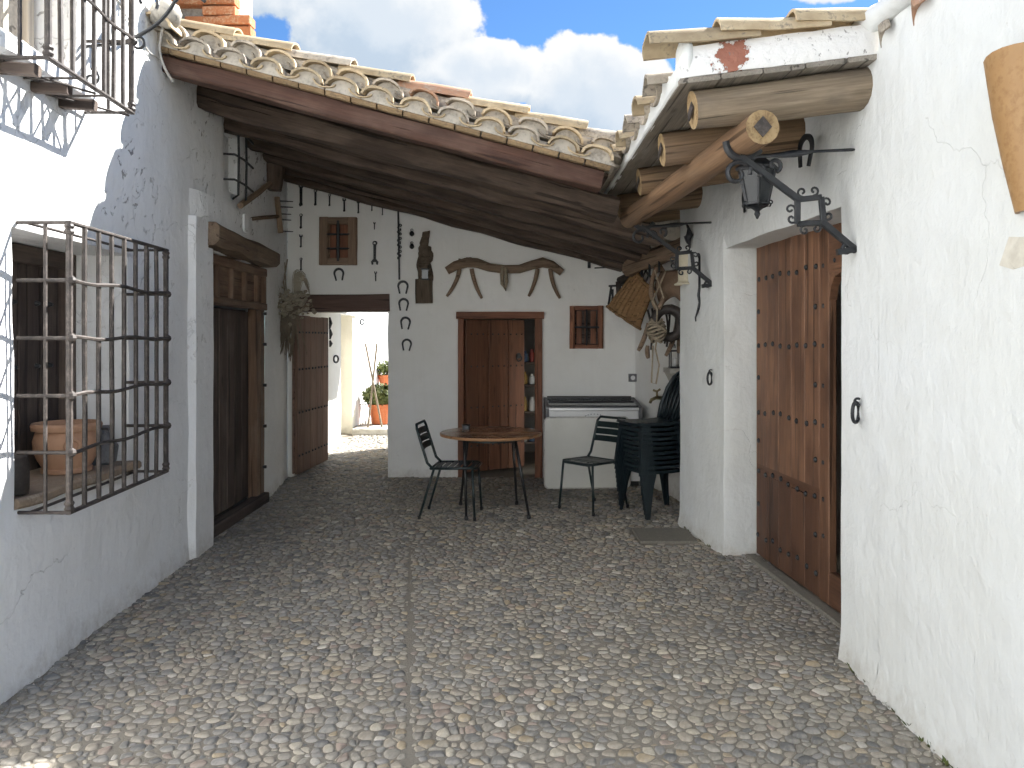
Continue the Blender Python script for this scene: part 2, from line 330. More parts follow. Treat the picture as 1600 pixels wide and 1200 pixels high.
# pebbles: colour of each stone is stored with the stone
m, nt, b = new_mat('river pebble', 0.62, 0.35)
at_ = nd(nt, 'ShaderNodeAttribute', attribute_name='stone_colour').outputs['Color']
v_ = obj_coords(nt, False)
na = noise_n(nt, v_, 70, 4, 0.6); nb_ = noise_n(nt, v_, 260, 2, 0.6)
cc = nd(nt, 'ShaderNodeHueSaturation', {'Color': at_, 'Value': maprange(nt, na, 0.3, 0.7, 0.78, 1.2)}).outputs[0]
cc = mix(nt, maprange(nt, noise_n(nt, v_, 13, 5, 0.75), 0.50, 0.66, 0, 0.60), cc, (0.34, 0.31, 0.265, 1))
nt.links.new(cc, b.inputs['Base Color'])
nt.links.new(maprange(nt, na, 0.3, 0.7, 0.42, 0.75), b.inputs['Roughness'])
bump(nt, b, math_n(nt, 'ADD', na, math_n(nt, 'MULTIPLY', nb_, 0.4)), 0.35, 0.003)
M['pebble'] = m
# grout between the stones
m, nt, b = new_mat('sandy grout', 0.95, 0.1)
v_ = obj_coords(nt, False)
ga = noise_n(nt, v_, 2.2, 4); gb = noise_n(nt, v_, 90, 4, 0.7)
cc = mix(nt, maprange(nt, ga, 0.35, 0.65), (0.25, 0.225, 0.185, 1), (0.20, 0.18, 0.15, 1))
vo = nd(nt, 'ShaderNodeTexVoronoi', {'Vector': v_, 'Scale': 17.0}).outputs['Color']
far = nd(nt, 'ShaderNodeSeparateXYZ', {0: v_}).outputs[1]
cc = mix(nt, maprange(nt, gb, 0.35, 0.7, 0, 0.6), cc, (0.29, 0.265, 0.225, 1))
nt.links.new(cc, b.inputs['Base Color'])
bump(nt, b, gb, 0.7, 0.006)
M['grout'] = m
# peeling verge
m, nt, b = new_mat('peeling limewash on brick', 0.9, 0.1)
v_ = obj_coords(nt, False)
pa = noise_n(nt, v_, 4.5, 5, 0.6); pb = noise_n(nt, scaled(nt, v_, (1, 1, 0.6)), 40, 4, 0.65)
brk = mix(nt, noise_n(nt, v_, 30, 3), (0.30, 0.12, 0.085, 1), (0.36, 0.17, 0.12, 1))
pd_ = nd(nt, 'ShaderNodeVectorMath', {0: v_, 1: (-0.70, -0.53, 2.885)}, operation='DISTANCE').outputs['Value']
pa = math_n(nt, 'ADD', math_n(nt, 'MULTIPLY', math_n(nt, 'SUBTRACT', noise_n(nt, v_, 16, 6, 0.7), 0.5), 0.75), maprange(nt, pd_, 0.0, 0.17, 0.86, 0.42))
cc = mix(nt, maprange(nt, pa, 0.645, 0.655), (0.80, 0.79, 0.77, 1), brk)
cc = mix(nt, maprange(nt, pb, 0.62, 0.66, 0, 0.7), cc, (0.18, 0.17, 0.16, 1))
nt.links.new(cc, b.inputs['Base Color'])
bump(nt, b, math_n(nt, 'SUBTRACT', noise_n(nt, v_, 25, 4), math_n(nt, 'MULTIPLY', maprange(nt, pa, 0.635, 0.655), 1.4)), 0.6, 0.015)
M['peel'] = m

# ------------------------------------------------------------------ helpers
ORG = {}


def at(px, py, Y):
    return Vector(((px-800)*Y/1200.0, Y, 1.6+(530-py)*Y/1200.0))


def thing(name, label, cat, loc=(0, 0, 0), group=None, rotz=0.0):
    o = bpy.data.objects.new(name, None); C.objects.link(o)
    o.empty_display_size = 0.1
    o.location = loc; o.rotation_euler = (0, 0, rotz)
    o['label'] = label; o['category'] = cat
    if group:
        o['group'] = group
    ORG[o] = Vector(loc) if rotz == 0 else Vector((0, 0, 0))
    return o


def tag(o, label, cat, group=None):
    o['label'] = label; o['category'] = cat
    if group:
        o['group'] = group
    return o


class MB:
    def __init__(self):
        self.v = []; self.f = []

    def add(self, vs, fs):
        n = len(self.v)
        self.v.extend(Vector(p) for p in vs)
        self.f.extend([tuple(i+n for i in f) for f in fs])
        return self

    def box(self, a, b_):
        x0, y0, z0 = a; x1, y1, z1 = b_
        if x0 > x1: x0, x1 = x1, x0
        if y0 > y1: y0, y1 = y1, y0
        if z0 > z1: z0, z1 = z1, z0
        return self.add([(x0, y0, z0), (x1, y0, z0), (x1, y1, z0), (x0, y1, z0), (x0, y0, z1), (x1, y0, z1), (x1, y1, z1), (x0, y1, z1)],
                        [(0, 3, 2, 1), (4, 5, 6, 7), (0, 1, 5, 4), (1, 2, 6, 5), (2, 3, 7, 6), (3, 0, 4, 7)])

    def prof(self, p0, p1, w, h, up=(0, 0, 1), bev=0.004, n=1, jit=0.0, taper=1.0):
        """bar from p0 to p1 with chamfered rectangular section"""
        p0 = Vector(p0); p1 = Vector(p1)
        d = (p1-p0); L = d.length; d.normalize()
        up = Vector(up)
        s = d.cross(up)
        if s.length < 1e-5:
            s = d.cross(Vector((0, 1, 0)))
        s.normalize(); t = s.cross(d).normalized()
        hw, hh = w/2, h/2; c = min(bev, hw*0.9, hh*0.9)
        sec = [(-hw+c, -hh), (hw-c, -hh), (hw, -hh+c), (hw, hh-c), (hw-c, hh), (-hw+c, hh), (-hw, hh-c), (-hw, -hh+c)]
        vs = []; fs = []
        for i in range(n+1):
            k = i/n; sc_ = 1+(taper-1)*k
            cpt = p0+d*(L*k)
            for (a, b2) in sec:
                q = cpt+s*(a*sc_)+t*(b2*sc_)
                if jit:
                    q = q+noise.noise_vector(q*5.0)*jit
                vs.append(q)
        for i in range(n):
            for j in range(8):
                a = i*8+j; b2 = i*8+(j+1) % 8
                fs.append((a, b2, b2+8, a+8))
        fs.append(tuple(range(7, -1, -1))); fs.append(tuple(n*8+j for j in range(8)))
        return self.add(vs, fs)

    def tube(self, pts, r, seg=6, cap=True, flat=1.0, up=None, closed=False):
        pts = [Vector(p) for p in pts]
        n = len(pts)
        rs = r if isinstance(r, (list, tuple)) else [r]*n
        vs = []; fs = []
        prev = None
        for i, p in enumerate(pts):
            if closed:
                d = pts[(i+1) % n]-pts[i-1]
            else:
                d = pts[min(i+1, n-1)]-pts[max(i-1, 0)]
            if d.length < 1e-9:
                d = Vector((0, 0, 1))
            d.normalize()
            if up is not None:
                a = d.cross(Vector(up))
                if a.length < 1e-4:
                    a = d.orthogonal()
            elif prev is None:
                a = d.orthogonal()
            else:
                a = prev-d*prev.dot(d)
                if a.length < 1e-6:
                    a = d.orthogonal()
            a.normalize(); b_ = d.cross(a).normalized(); prev = a
            for j in range(seg):
                th = 2*PI*(j+0.5)/seg
                vs.append(p+a*(math.cos(th)*rs[i])+b_*(math.sin(th)*rs[i]*flat))
        m_ = n if closed else n-1
        for i in range(m_):
            for j in range(seg):
                a = i*seg+j; b_ = i*seg+(j+1) % seg
                c = ((i+1) % n)*seg
                fs.append((a, b_, c+(j+1) % seg, c+j))
        if cap and not closed:
            fs.append(tuple(range(seg-1, -1, -1))); fs.append(tuple((n-1)*seg+j for j in range(seg)))
        return self.add(vs, fs)

    def lathe(self, prof, c=(0, 0, 0), seg=24, jit=0.0):
        c = Vector(c); vs = []; fs = []
        for (r, z) in prof:
            for j in range(seg):
                th = 2*PI*j/seg
                p = c+Vector((r*math.cos(th), r*math.sin(th), z))
                if jit:
                    p = p+noise.noise_vector(p*9)*jit
                vs.append(p)
        for i in range(len(prof)-1):
            for j in range(seg):
                a = i*seg+j; b_ = i*seg+(j+1) % seg
                fs.append((a, b_, b_+seg, a+seg))
        fs.append(tuple(range(seg-1, -1, -1)))
        fs.append(tuple((len(prof)-1)*seg+j for j in range(seg)))
        return self.add(vs, fs)

    def prism(self, outline, o, ux, uy, depth):
        """closed 2-D outline (list of (a,b)) in plane o+a*ux+b*uy, extruded by vector depth"""
        o = Vector(o); ux = Vector(ux); uy = Vector(uy); dp = Vector(depth)
        n = len(outline)
        vs = [o+ux*a+uy*b_ for a, b_ in outline]+[o+ux*a+uy*b_+dp for a, b_ in outline]
        fs = [tuple(range(n)), tuple(range(2*n-1, n-1, -1))]
        for i in range(n):
            j = (i+1) % n
            fs.append((j, i, i+n, j+n))
        return self.add(vs, fs)

    def build(self, name, mat, parent=None, smooth=False, world=True, kind=None, auto=None):
        off = ORG.get(parent, Vector((0, 0, 0))) if (parent is not None and world) else Vector((0, 0, 0))
        me = bpy.data.meshes.new(name)
        me.from_pydata([tuple(p-off) for p in self.v], [], self.f)
        bm = bmesh.new(); bm.from_mesh(me)
        bmesh.ops.recalc_face_normals(bm, faces=bm.faces)
        bm.to_mesh(me); bm.free()
        if smooth:
            me.polygons.foreach_set('use_smooth', [True]*len(me.polygons))
            if auto:
                me.set_sharp_from_angle(angle=R(auto))
        me.materials.append(mat)
        return link(name, me, parent, kind, off)


def link(name, me, parent=None, kind=None, off=None):
    o = bpy.data.objects.new(name, me); C.objects.link(o)
    if parent is not None:
        o.parent = parent
        ORG[o] = ORG.get(parent, Vector((0, 0, 0)))
    else:
        ORG[o] = Vector((0, 0, 0))
    if kind:
        o['kind'] = kind
    return o


def set_frame(o, p0, p1, up=(0, 0, 1), parent=None):
    """put o so its local X runs p0->p1; local Z as near up as can be"""
    p0 = Vector(p0); d = (Vector(p1)-p0).normalized(); up = Vector(up)
    y = up.cross(d)
    if y.length < 1e-5:
        y = Vector((0, 1, 0)).cross(d)
    y.normalize(); z = d.cross(y).normalized()
    mt = Matrix((d, y, z)).transposed().to_4x4()
    off = ORG.get(parent, Vector((0, 0, 0))) if parent is not None else Vector((0, 0, 0))
    mt.translation = p0-off
    o.matrix_local = mt
    ORG[o] = Vector((0, 0, 0))


def stick(name, p0, p1, w, h, mat, parent=None, up=(0, 0, 1), bev=0.005, n=1, jit=0.0, taper=1.0):
    """squared timber; w across, h along up; grain along the piece"""
    L = (Vector(p1)-Vector(p0)).length
    mb = MB().prof((0, 0, 0), (L, 0, 0), w, h, (0, 0, 1), bev, n, 0.0, taper)
    if jit:
        s = random.uniform(0, 50)
        mb.v = [q+noise.noise_vector(Vector((q.x*2.2+s, q.y*6, q.z*6)))*jit for q in mb.v]
    o = mb.build(name, mat, None)
    if parent is not None:
        o.parent = parent
    set_frame(o, p0, p1, up, parent)
    return o


def log(name, p0, p1, r, mat, parent=None, n=10, seg=14, jit=0.006, r1=None, endmat=None, slots=True):
    L = (Vector(p1)-Vector(p0)).length
    r1 = r if r1 is None else r1
    pts = [(L*i/n, 0, 0) for i in range(n+1)]
    mb = MB().tube(pts, [r+(r1-r)*i/n for i in range(n+1)], seg, True, 1.0, (0, 0, 1))
    s = random.uniform(0, 50)
    mb.v = [q+Vector((0, *noise.noise_vector(Vector((q.x*1.8+s, q.y*8, q.z*8))).yz))*jit for q in mb.v]
    o = mb.build(name, mat, None, smooth=True, auto=50)
    if endmat:
        o.data.materials.append(endmat)
        for p in o.data.polygons:
            if len(p.vertices) > 4:
                p.material_index = 1
    if parent is not None:
        o.parent = parent
    set_frame(o, p0, p1, (0, 0, 1), parent)
    return o


def copy_tree(o, parent=None):
    c = o.copy(); C.objects.link(c)
    if parent is not None:
        c.parent = parent
    for ch in list(o.children):
        copy_tree(ch, c)
    return c


def spiral(c, a, b_, r0, r1, t0, t1, n=14):
    c = Vector(c); a = Vector(a); b_ = Vector(b_)
    out = []
    for i in range(n+1):
        k = i/n; th = t0+(t1-t0)*k; r = r0+(r1-r0)*k
        out.append(c+a*(math.cos(th)*r)+b_*(math.sin(th)*r))
    return out


def bez(p0, p1, p2, n=8):
    p0, p1, p2 = Vector(p0), Vector(p1), Vector(p2)
    return [p0*((1-t)**2)+p1*(2*t*(1-t))+p2*(t*t) for t in [i/n for i in range(n+1)]]


def wall(name, p0, p1, z0, z1, holes, mat, parent, normal, cell=0.09, ztop=None, amp=0.012, soft=0.014, extra_u=(), kind=None):
    """a rough plastered face from plan point p0 to p1 with real openings; hole = (u0,u1,v0,v1,depth)"""
    p0 = Vector((p0[0], p0[1], 0)); p1 = Vector((p1[0], p1[1], 0))
    d = p1-p0; L = d.length; d.normalize()
    nrm = Vector((normal[0], normal[1], 0)).normalized()

    def grid(a, b_, cuts):
        cs = sorted(set([a, b_]+[c for c in cuts if a < c < b_]))
        out = [cs[0]]
        for q0, q1 in zip(cs[:-1], cs[1:]):
            k = max(1, int(round((q1-q0)/cell)))
            out += [q0+(q1-q0)*i/k for i in range(1, k+1)]
        return out
    us = grid(0, L, [h[0] for h in holes]+[h[1] for h in holes]+list(extra_u))
    vs_ = grid(z0, z1, [h[2] for h in holes]+[h[3] for h in holes])
    eps = 1e-6

    def inhole(uc, vc):
        return any(h[0] < uc < h[1] and h[2] < vc < h[3] for h in holes)

    def rim(u_, v_):
        for h in holes:
            if h[0]-eps <= u_ <= h[1]+eps and h[2]-eps <= v_ <= h[3]+eps and not (v_ <= z0+eps and h[0]+eps < u_ < h[1]-eps):
                return True
        return False

    def pos(u_, v_, back=0.0):
        base = p0+d*u_+Vector((0, 0, v_))
        q = Vector((base.x, base.y, base.z))
        nn = noise.noise(q*1.3)*0.6+noise.noise(q*4.1)*0.4
        off = amp*nn
        if z0 == 0 and v_ < 0.11:
            off += (0.11-v_)*(0.16+0.30*noise.noise(Vector((q.x*6, q.y*6, 5.0))))
        if rim(u_, v_):
            off -= soft
            wv = noise.noise_vector(q*3.0)*0.010
            base = base+d*wv.x+Vector((0, 0, wv.z if v_ > z0+eps else 0))
        return base+nrm*(off-back)
    mb = MB(); idx = {}

    def vid(i, j):
        if (i, j) not in idx:
            v_ = vs_[j]
            if ztop:
                v_ = min(v_, ztop(us[i]))
            idx[(i, j)] = len(mb.v); mb.v.append(pos(us[i], v_))
        return idx[(i, j)]
    for i in range(len(us)-1):
        uc = (us[i]+us[i+1])/2
        for j in range(len(vs_)-1):
            vc = (vs_[j]+vs_[j+1])/2
            if ztop and vs_[j] >= max(ztop(us[i]), ztop(us[i+1])):
                continue
            if inhole(uc, vc):
                continue
            mb.f.append((vid(i, j), vid(i+1, j), vid(i+1, j+1), vid(i, j+1)))
    for (a, b_, c, e, dep) in holes:
        iu = [i for i, q in enumerate(us) if a-eps <= q <= b_+eps]
        jv = [j for j, q in enumerate(vs_) if c-eps <= q <= e+eps]
        k = max(2, int(dep/cell))
        loops = [[(iu[0], j) for j in jv], [(iu[-1], j) for j in jv], [(i, jv[-1]) for i in iu]]
        if c > z0+eps:
            loops.append([(i, jv[0]) for i in iu])
        for lp in loops:
            prevrow = [vid(i, j) for i, j in lp]
            for s in range(1, k+1):
                row = []
                for (i, j) in lp:
                    q = mb.v[vid(i, j)]
                    z = q-nrm*(dep*s/k)
                    # reveals splay and waver a little
                    z = z+noise.noise_vector(z*4.0)*0.006
                    row.append(len(mb.v)); mb.v.append(z)
                for t in range(len(lp)-1):
                    mb.f.append((prevrow[t], prevrow[t+1], row[t+1], row[t]))
                prevrow = row
    o = mb.build(name, mat, parent, smooth=True, auto=60, kind=kind)
    return o


def XL(y):
    return -2.08-0.048*y-(0.075*(y-7.6) if y > 7.6 else 0.0)


def RB(x):
    return 3.46-0.266*(x+2.6)      # underside of the porch beams


# ------------------------------------------------------------------ floor
floor = MB().box((-14, -14, -0.30), (14, 30, 0.0)).build('courtyard_floor', M['grout'], None)
floor['kind'] = 'structure'


def right_lim(y):
    if y < 3.8: return 1.66
    if y < 5.66: return 1.84
    if y < 6.62: return 1.565-(y-5.66)*0.115/0.96
    if y < 8.9: return 1.80-(y-7.0)*0.2
    return -1.40


def left_lim(y):
    if 5.97 < y < 7.55: return -2.42
    if y > 8.9: return -2.60
    return XL(y)-0.01


PLATE = (1.00, 1.46, 6.00, 6.44)


def make_pebbles():
    cellsz = 0.0435
    pts = []
    y = 2.05
    while y < 12.9:
        # stones are laid a little larger in rows farther back, where they cannot be told apart
        s = cellsz*(1.0 if y < 6 else 1.12 if y < 8.9 else 1.45)
        x0, x1 = left_lim(y), right_lim(y)
        x = x0+random.random()*s
        while x < x1:
            pts.append((x+random.uniform(-.48, .48)*s, y+random.uniform(-.48, .48)*s, s))
            x += s*1.12
        y += s*0.90
    # grid
    G = 0.16; grid = {}
    for i, p in enumerate(pts):
        grid.setdefault((int(p[0]//G), int(p[1]//G)), []).append(i)
    wts = [random.uniform(-1, 1)*0.42*p[2]*p[2] for p in pts]
    cells = []
    # seam line that runs down the yard
    sx0, sy0, sx1, sy1 = -0.39, 2.87, -0.75, 5.65
    sd = Vector((sx1-sx0, sy1-sy0)).normalized(); sn = Vector((sd.y, -sd.x))
    for i, (px, py, s) in enumerate(pts):
        if not (left_lim(py)+0.012 < px < right_lim(py)-0.012):
            continue
        if PLATE[0]-.02 < px < PLATE[1]+.02 and PLATE[2]-.02 < py < PLATE[3]+.02:
            continue
        if py < 5.9:
            sdst = (px-sx0)*sn.x+(py-sy0)*sn.y
            if abs(sdst) < 0.010:
                continue
        gx, gy = int(px//G), int(py//G)
        nb = []
        for a in (-1, 0, 1):
            for c in (-1, 0, 1):
                for j in grid.get((gx+a, gy+c), ()):
                    if j != i:
                        q = pts[j]; d2 = (q[0]-px)**2+(q[1]-py)**2
                        if d2 < (2.6*s)**2:
                            nb.append((d2, j))
        nb.sort()
        R0 = random.uniform(1.1, 1.75)*s
        # start from an ellipse-like octagon so stones are never slivers
        ang0 = random.gauss(0, 0.7); el = random.uniform(0.50, 1.0)
        ca, sa = math.cos(ang0), math.sin(ang0)
        poly = []
        for k in range(8):
            th = 2*PI*k/8; ex = R0*math.cos(th)*0.78; ey = R0*math.sin(th)*0.78*el
            poly.append((px+ex*ca-ey*sa, py+ex*sa+ey*ca))
        planes = []
        for d2, j in nb[:14]:
            q = pts[j]; d = math.sqrt(d2)
            if d < 1e-6: continue
            nx, ny = (q[0]-px)/d, (q[1]-py)/d
            off = (d2+wts[i]-wts[j])/(2*d)
            planes.append((nx, ny, nx*px+ny*py+off))
        if py < 5.9 and abs(sdst) < 0.1:
            sg = 1 if sdst < 0 else -1
            nx, ny = sn.x*sg, sn.y*sg
            planes.append((nx, ny, nx*sx0+ny*sy0-0.0025))
        for nx, ny, dd in planes:
            out = []; L = len(poly)
            dist = [nx*x+ny*y-dd for x, y in poly]
            if max(dist) <= 0: continue
            for k in range(L):
                a, b_ = dist[k], dist[(k+1) % L]
                if a <= 0: out.append(poly[k])
                if (a <= 0) != (b_ <= 0):
                    t = a/(a-b_); p, q = poly[k], poly[(k+1) % L]
                    out.append((p[0]+(q[0]-p[0])*t, p[1]+(q[1]-p[1])*t))
            poly = out
            if len(poly) < 3: break
        if len(poly) < 3: continue
        cx = sum(p[0] for p in poly)/len(poly); cy = sum(p[1] for p in poly)/len(poly)
        ar = 0.5*abs(sum(poly[k][0]*poly[(k+1) % len(poly)][1]-poly[(k+1) % len(poly)][0]*poly[k][1] for k in range(len(poly))))
        if ar < 0.10*s*s: continue
        sh = 1-0.10*s/math.sqrt(ar)*random.uniform(0.3, 1.9)
        poly = [(cx+(x-cx)*sh, cy+(y-cy)*sh) for x, y in poly]
        # corner cut
        o2 = []
        L = len(poly)
        for k in range(L):
            p, q = poly[k], poly[(k+1) % L]
            o2.append((p[0]*.74+q[0]*.26, p[1]*.74+q[1]*.26)); o2.append((p[0]*.26+q[0]*.74, p[1]*.26+q[1]*.74))
        cells.append((cx, cy, o2, math.sqrt(ar)))
    return cells


PALETTE = [((0.30, 0.275, 0.23), 28), ((0.35, 0.305, 0.24), 20), ((0.46, 0.41, 0.32), 9), ((0.22, 0.215, 0.20), 18), ((0.27, 0.26, 0.245), 14),
           ((0.11, 0.115, 0.12), 9), ((0.31, 0.235, 0.19), 6), ((0.56, 0.52, 0.45), 2.5), ((0.38, 0.30, 0.19), 5)]
PW = [w for _, w in PALETTE]


def stone_colour(cx, cy):
    c = random.choices(PALETTE, PW)[0][0]
    patch = noise.noise(Vector((cx*0.9, cy*0.9, 3.3)))
    # the bed changes from sandy to blue-grey stones along the walls
    edge = max(0.0, 1-(right_lim(cy)-cx)/0.9)*0.6 if 3.8 < cy < 5.7 else max(0.0, 1-(cx-left_lim(cy))/0.55)*0.5
    g = min(0.8, max(0.0, edge+0.3*patch))
    k = random.uniform(0.85, 1.15)
    mean_ = (0.315, 0.285, 0.24)
    c = [(q*0.76+mm*0.24)*k*0.96 for q, mm in zip(c, mean_)]
    grey = (0.235, 0.235, 0.23)
    kk = random.uniform(0.6, 1.25)
    return [c[t]*(1-g)+grey[t]*g*kk for t in range(3)]


def dome(o2, cx, cy, sz, near):
    n = len(o2)
    dz = -0.0035*max(0.0, min(1.0, 0.35+1.3*noise.noise(Vector((cx*1.1, cy*1.1, 9.0)))+0.5*noise.noise(Vector((cx*5, cy*5, 2.0)))))*random.uniform(0.4, 1.2)
    h = random.uniform(0.10, 0.20)*sz
    vs = []; fs = []
    tilt = (random.uniform(-.08, .08), random.uniform(-.08, .08))
    rings = ((1.0, -0.003), (0.88, h*0.6), (0.55, h*0.95)) if near else ((1.0, -0.003), (0.78, h*0.85))
    for (k, z) in rings:
        for (x, y) in o2:
            dx, dy = (x-cx)*k, (y-cy)*k
            vs.append((cx+dx, cy+dy, dz+z+(dx*tilt[0]+dy*tilt[1] if z > 0 else 0)))
    vs.append((cx, cy, h+dz))
    for r in range(len(rings)-1):
        for k in range(n):
            a = r*n+k; b_ = r*n+(k+1) % n
            fs.append((a, b_, b_+n, a+n))
    t = (len(rings)-1)*n
    for k in range(n):
        fs.append((t+k, t+(k+1) % n, len(vs)-1))
    return vs, fs


def mesh_coloured(name, vs, fs, cols, mat):
    me = bpy.data.meshes.new(name); me.from_pydata(vs, [], fs)
    at2 = me.color_attributes.new('stone_colour', 'FLOAT_COLOR', 'POINT')
    at2.data.foreach_set('color', cols)
    me.polygons.foreach_set('use_smooth', [True]*len(me.polygons))
    me.materials.append(mat)
    return me


cells = make_pebbles()


def in_frame(cx, cy):
    if cy < 0.5: return False
    px = 800+cx*1200/cy; py = 530+1.6*1200/cy
    return 10 < px < 1590 and py < 1195


cells.sort(key=lambda c: (0 if in_frame(c[0], c[1]) else 1, -c[3]/c[1]))
V_, F_, K_ = [], [], []
for i, (cx, cy, o2, sz) in enumerate(cells):
    col = stone_colour(cx, cy)
    near = cy < 5.5
    if i < 300:
        vs, fs = dome(o2, cx, cy, sz, True)
        vs = [(x-cx, y-cy, z) for x, y, z in vs]
        me = mesh_coloured('pebble', vs, fs, (col+[1.0])*len(vs), M['pebble'])
        o = link('pebble', me, floor); o.location = (cx, cy, 0)
    else:
        vs, fs = dome(o2, cx, cy, sz, near)
        n0 = len(V_); V_ += vs; F_ += [tuple(q+n0 for q in f) for f in fs]; K_ += (col+[1.0])*len(vs)
me = mesh_coloured('pebble_paving', V_, F_, K_, M['pebble'])
link('pebble_paving', me, floor, 'stuff')

# cover plate in the floor
mb = MB().prof((1.005, 6.22, 0.004), (1.455, 6.22, 0.004), 0.42, 0.03, (0, 0, 1), 0.006, 5, 0.002)
o = mb.build('drain_cover', M['concrete'], None); tag(o, 'square rough concrete cover plate let into the cobbles by the right pier', 'drain cover')

# ------------------------------------------------------------------ left house
lh = thing('white_house', 'tall flaking whitewashed house with barred windows along the left of the yard', 'house', (-2.4, 3.0, 0))
Y0, Y1 = 0.2, 8.93


def lu(y):
    return (y-Y0)*math.sqrt(1+0.048**2)


wall('wall', (XL(7.6), 7.6), (XL(Y1), Y1), 0, 3.66, [], M['white_left'], lh, (1, 0.12), 0.085, None, 0.012)
wall('wall', (XL(Y0), Y0), (XL(7.6), 7.6), 0, 5.5,
     [(lu(3.49), lu(4.64), 0.82, 2.11, 0.42), (lu(3.38), lu(4.04), 2.92, 4.05, 0.28), (lu(5.97), lu(7.55), 0.0, 2.30, 0.14), (lu(6.42), lu(6.80), 2.86, 3.38, 0.10)],
     M['white_left'], lh, (1, 0.048), 0.085, lambda q: 5.5 if q < lu(5.0) else 3.66, 0.018, 0.016, (lu(5.0), lu(5.02)))
MB().box((-5.0, 0.2, 5.5), (-2.0, 5.0, 5.6)).build('roof', M['tile'], lh)
south = thing('bounce_wall', 'added white wall out of view that bounces sunlight into the porch', 'house', (2, -7, 0))  # unseen wall added behind the camera to bounce sunlight into the porch
wall('wall', (-5.0, 0.2), (XL(0.2), 0.2), 0, 5.5, [], M['white_left'], lh, (0, -1), 0.25)
wall('wall', (-9.0, -7.0), (9.0, -7.0), 0, 5.0, [], M['white_right'], south, (0, 1), 0.3)
# raised plaster surround of the doorway
pr = MB()
for (ya, yb, za, zb) in ((5.55, 5.955, 0.0, 2.30), (5.55, 7.15, 2.50, 2.72), (5.55, 5.85, 2.30, 2.50)):
    n = 10
    vs = []
    ys = [ya+(yb-ya)*i/n for i in range(n+1)]; zs = [za+(zb-za)*i/12 for i in range(13)]
    for z in zs:
        for y in ys:
            edge = 0.0
            d_ = 0.05+0.008*noise.noise(Vector((y*3, z*3, 1)))
            if y == ys[0]: d_ = -0.02
            if z == zs[-1] and za > 2.4: d_ = -0.02
            if y == ys[-1] and za > 2.4: d_ = -0.02
            vs.append((XL(y)+d_, y+(0.02*noise.noise(Vector((z*2.5, 7, 2))) if y == ys[0] else 0), z))
    fs = [(r*(n+1)+c, r*(n+1)+c+1, (r+1)*(n+1)+c+1, (r+1)*(n+1)+c) for r in range(12) for c in range(n)]
    pr.add(vs, fs)
pr.build('plaster_surround', M['white_left'], lh, True, auto=50)
# small plaster bracket under the little grille
MB().prof((XL(6.75)-.03, 6.75, 2.62), (XL(6.75)+.07, 6.75, 2.62), 0.09, 0.16, bev=0.02).build('plaster_block', M['white_left'], lh)
# lintel log above the door
stick('lintel', (XL(5.86)+0.03, 5.84, 2.40), (XL(7.6)+0.03, 7.62, 2.385), 0.22, 0.165, M['lintel'], lh, (0, 0, 1), 0.03, 14, 0.03)
# door frame and leaf
DX = -2.47
dr = stick('door', (DX-0.09, 6.22, 0.985), (DX-0.09, 7.34, 0.985), 0.03, 1.78, M['shutter'], lh, (0, 0, 1))
for k in range(6):
    y = 6.25+k*0.183
    stick('plank', (DX-0.065, y+0.09, 0.10), (DX-0.065, y+0.09, 1.86), 0.176, 0.03, M['shutter'], lh, (1, 0, 0), 0.006, 4, 0.004)
for (y, w) in ((6.06, 0.17), (6.20, 0.09)):
    stick('door_post', (DX-0.02+(0.03 if w > .1 else 0), y, 0.0), (DX-0.02+(0.03 if w > .1 else 0), y, 1.90), w, 0.09, M['door_old'], lh, (1, 0, 0), 0.01, 6, 0.006)
for (y, w) in ((7.38, 0.10), (7.50, 0.12)):
    stick('door_post', (DX-0.01, y, 0.0), (DX-0.01, y, 1.90), w, 0.09, M['door_old'], lh, (1, 0, 0), 0.01, 6, 0.006)
hd = stick('door_header', (DX-0.01, 5.97, 2.09), (DX-0.01, 7.56, 2.09), 0.06, 0.40, M['door_old'], lh, (0, 0, 1), 0.008, 6, 0.005)
stick('header_rail', (DX+0.035, 5.97, 1.915), (DX+0.035, 7.56, 1.915), 0.05, 0.07, M['door_old'], lh, (0, 0, 1), 0.008, 6, 0.004)
stick('header_rail', (DX+0.035, 5.97, 2.25), (DX+0.035, 7.56, 2.25), 0.05, 0.08, M['door_old'], lh, (0, 0, 1), 0.008, 6, 0.004)
for y in (6.0, 6.33, 6.66, 6.99, 7.32, 7.53):
    stick('header_stile', (DX+0.032, y, 1.952), (DX+0.032, y, 2.208), 0.06, 0.045, M['door_old'], lh, (1, 0, 0), 0.008)
stick('door_sill', (DX+0.03, 5.98, 0.05), (DX+0.03, 7.55, 0.05), 0.11, 0.10, M['shutter'], lh, (0, 0, 1), 0.01, 6, 0.004)
for z in (0.35, 0.75, 1.15, 1.55, 1.85):
    MB().tube([(DX+0.03, 7.52, z), (DX+0.065, 7.52, z)], 0.016, 8).build('stud', M['iron'], lh)
MB().box((-3.6, 5.8, 0), (-3.5, 7.7, 2.6)).box((-3.6, 5.78, 0), (-2.62, 5.82, 2.6)).box((-3.6, 7.7, 0), (-2.62, 7.74, 2.6)).box((-3.6, 5.78, 2.32), (-2.62, 7.74, 2.36)).build('room', M['dark_room'], lh)

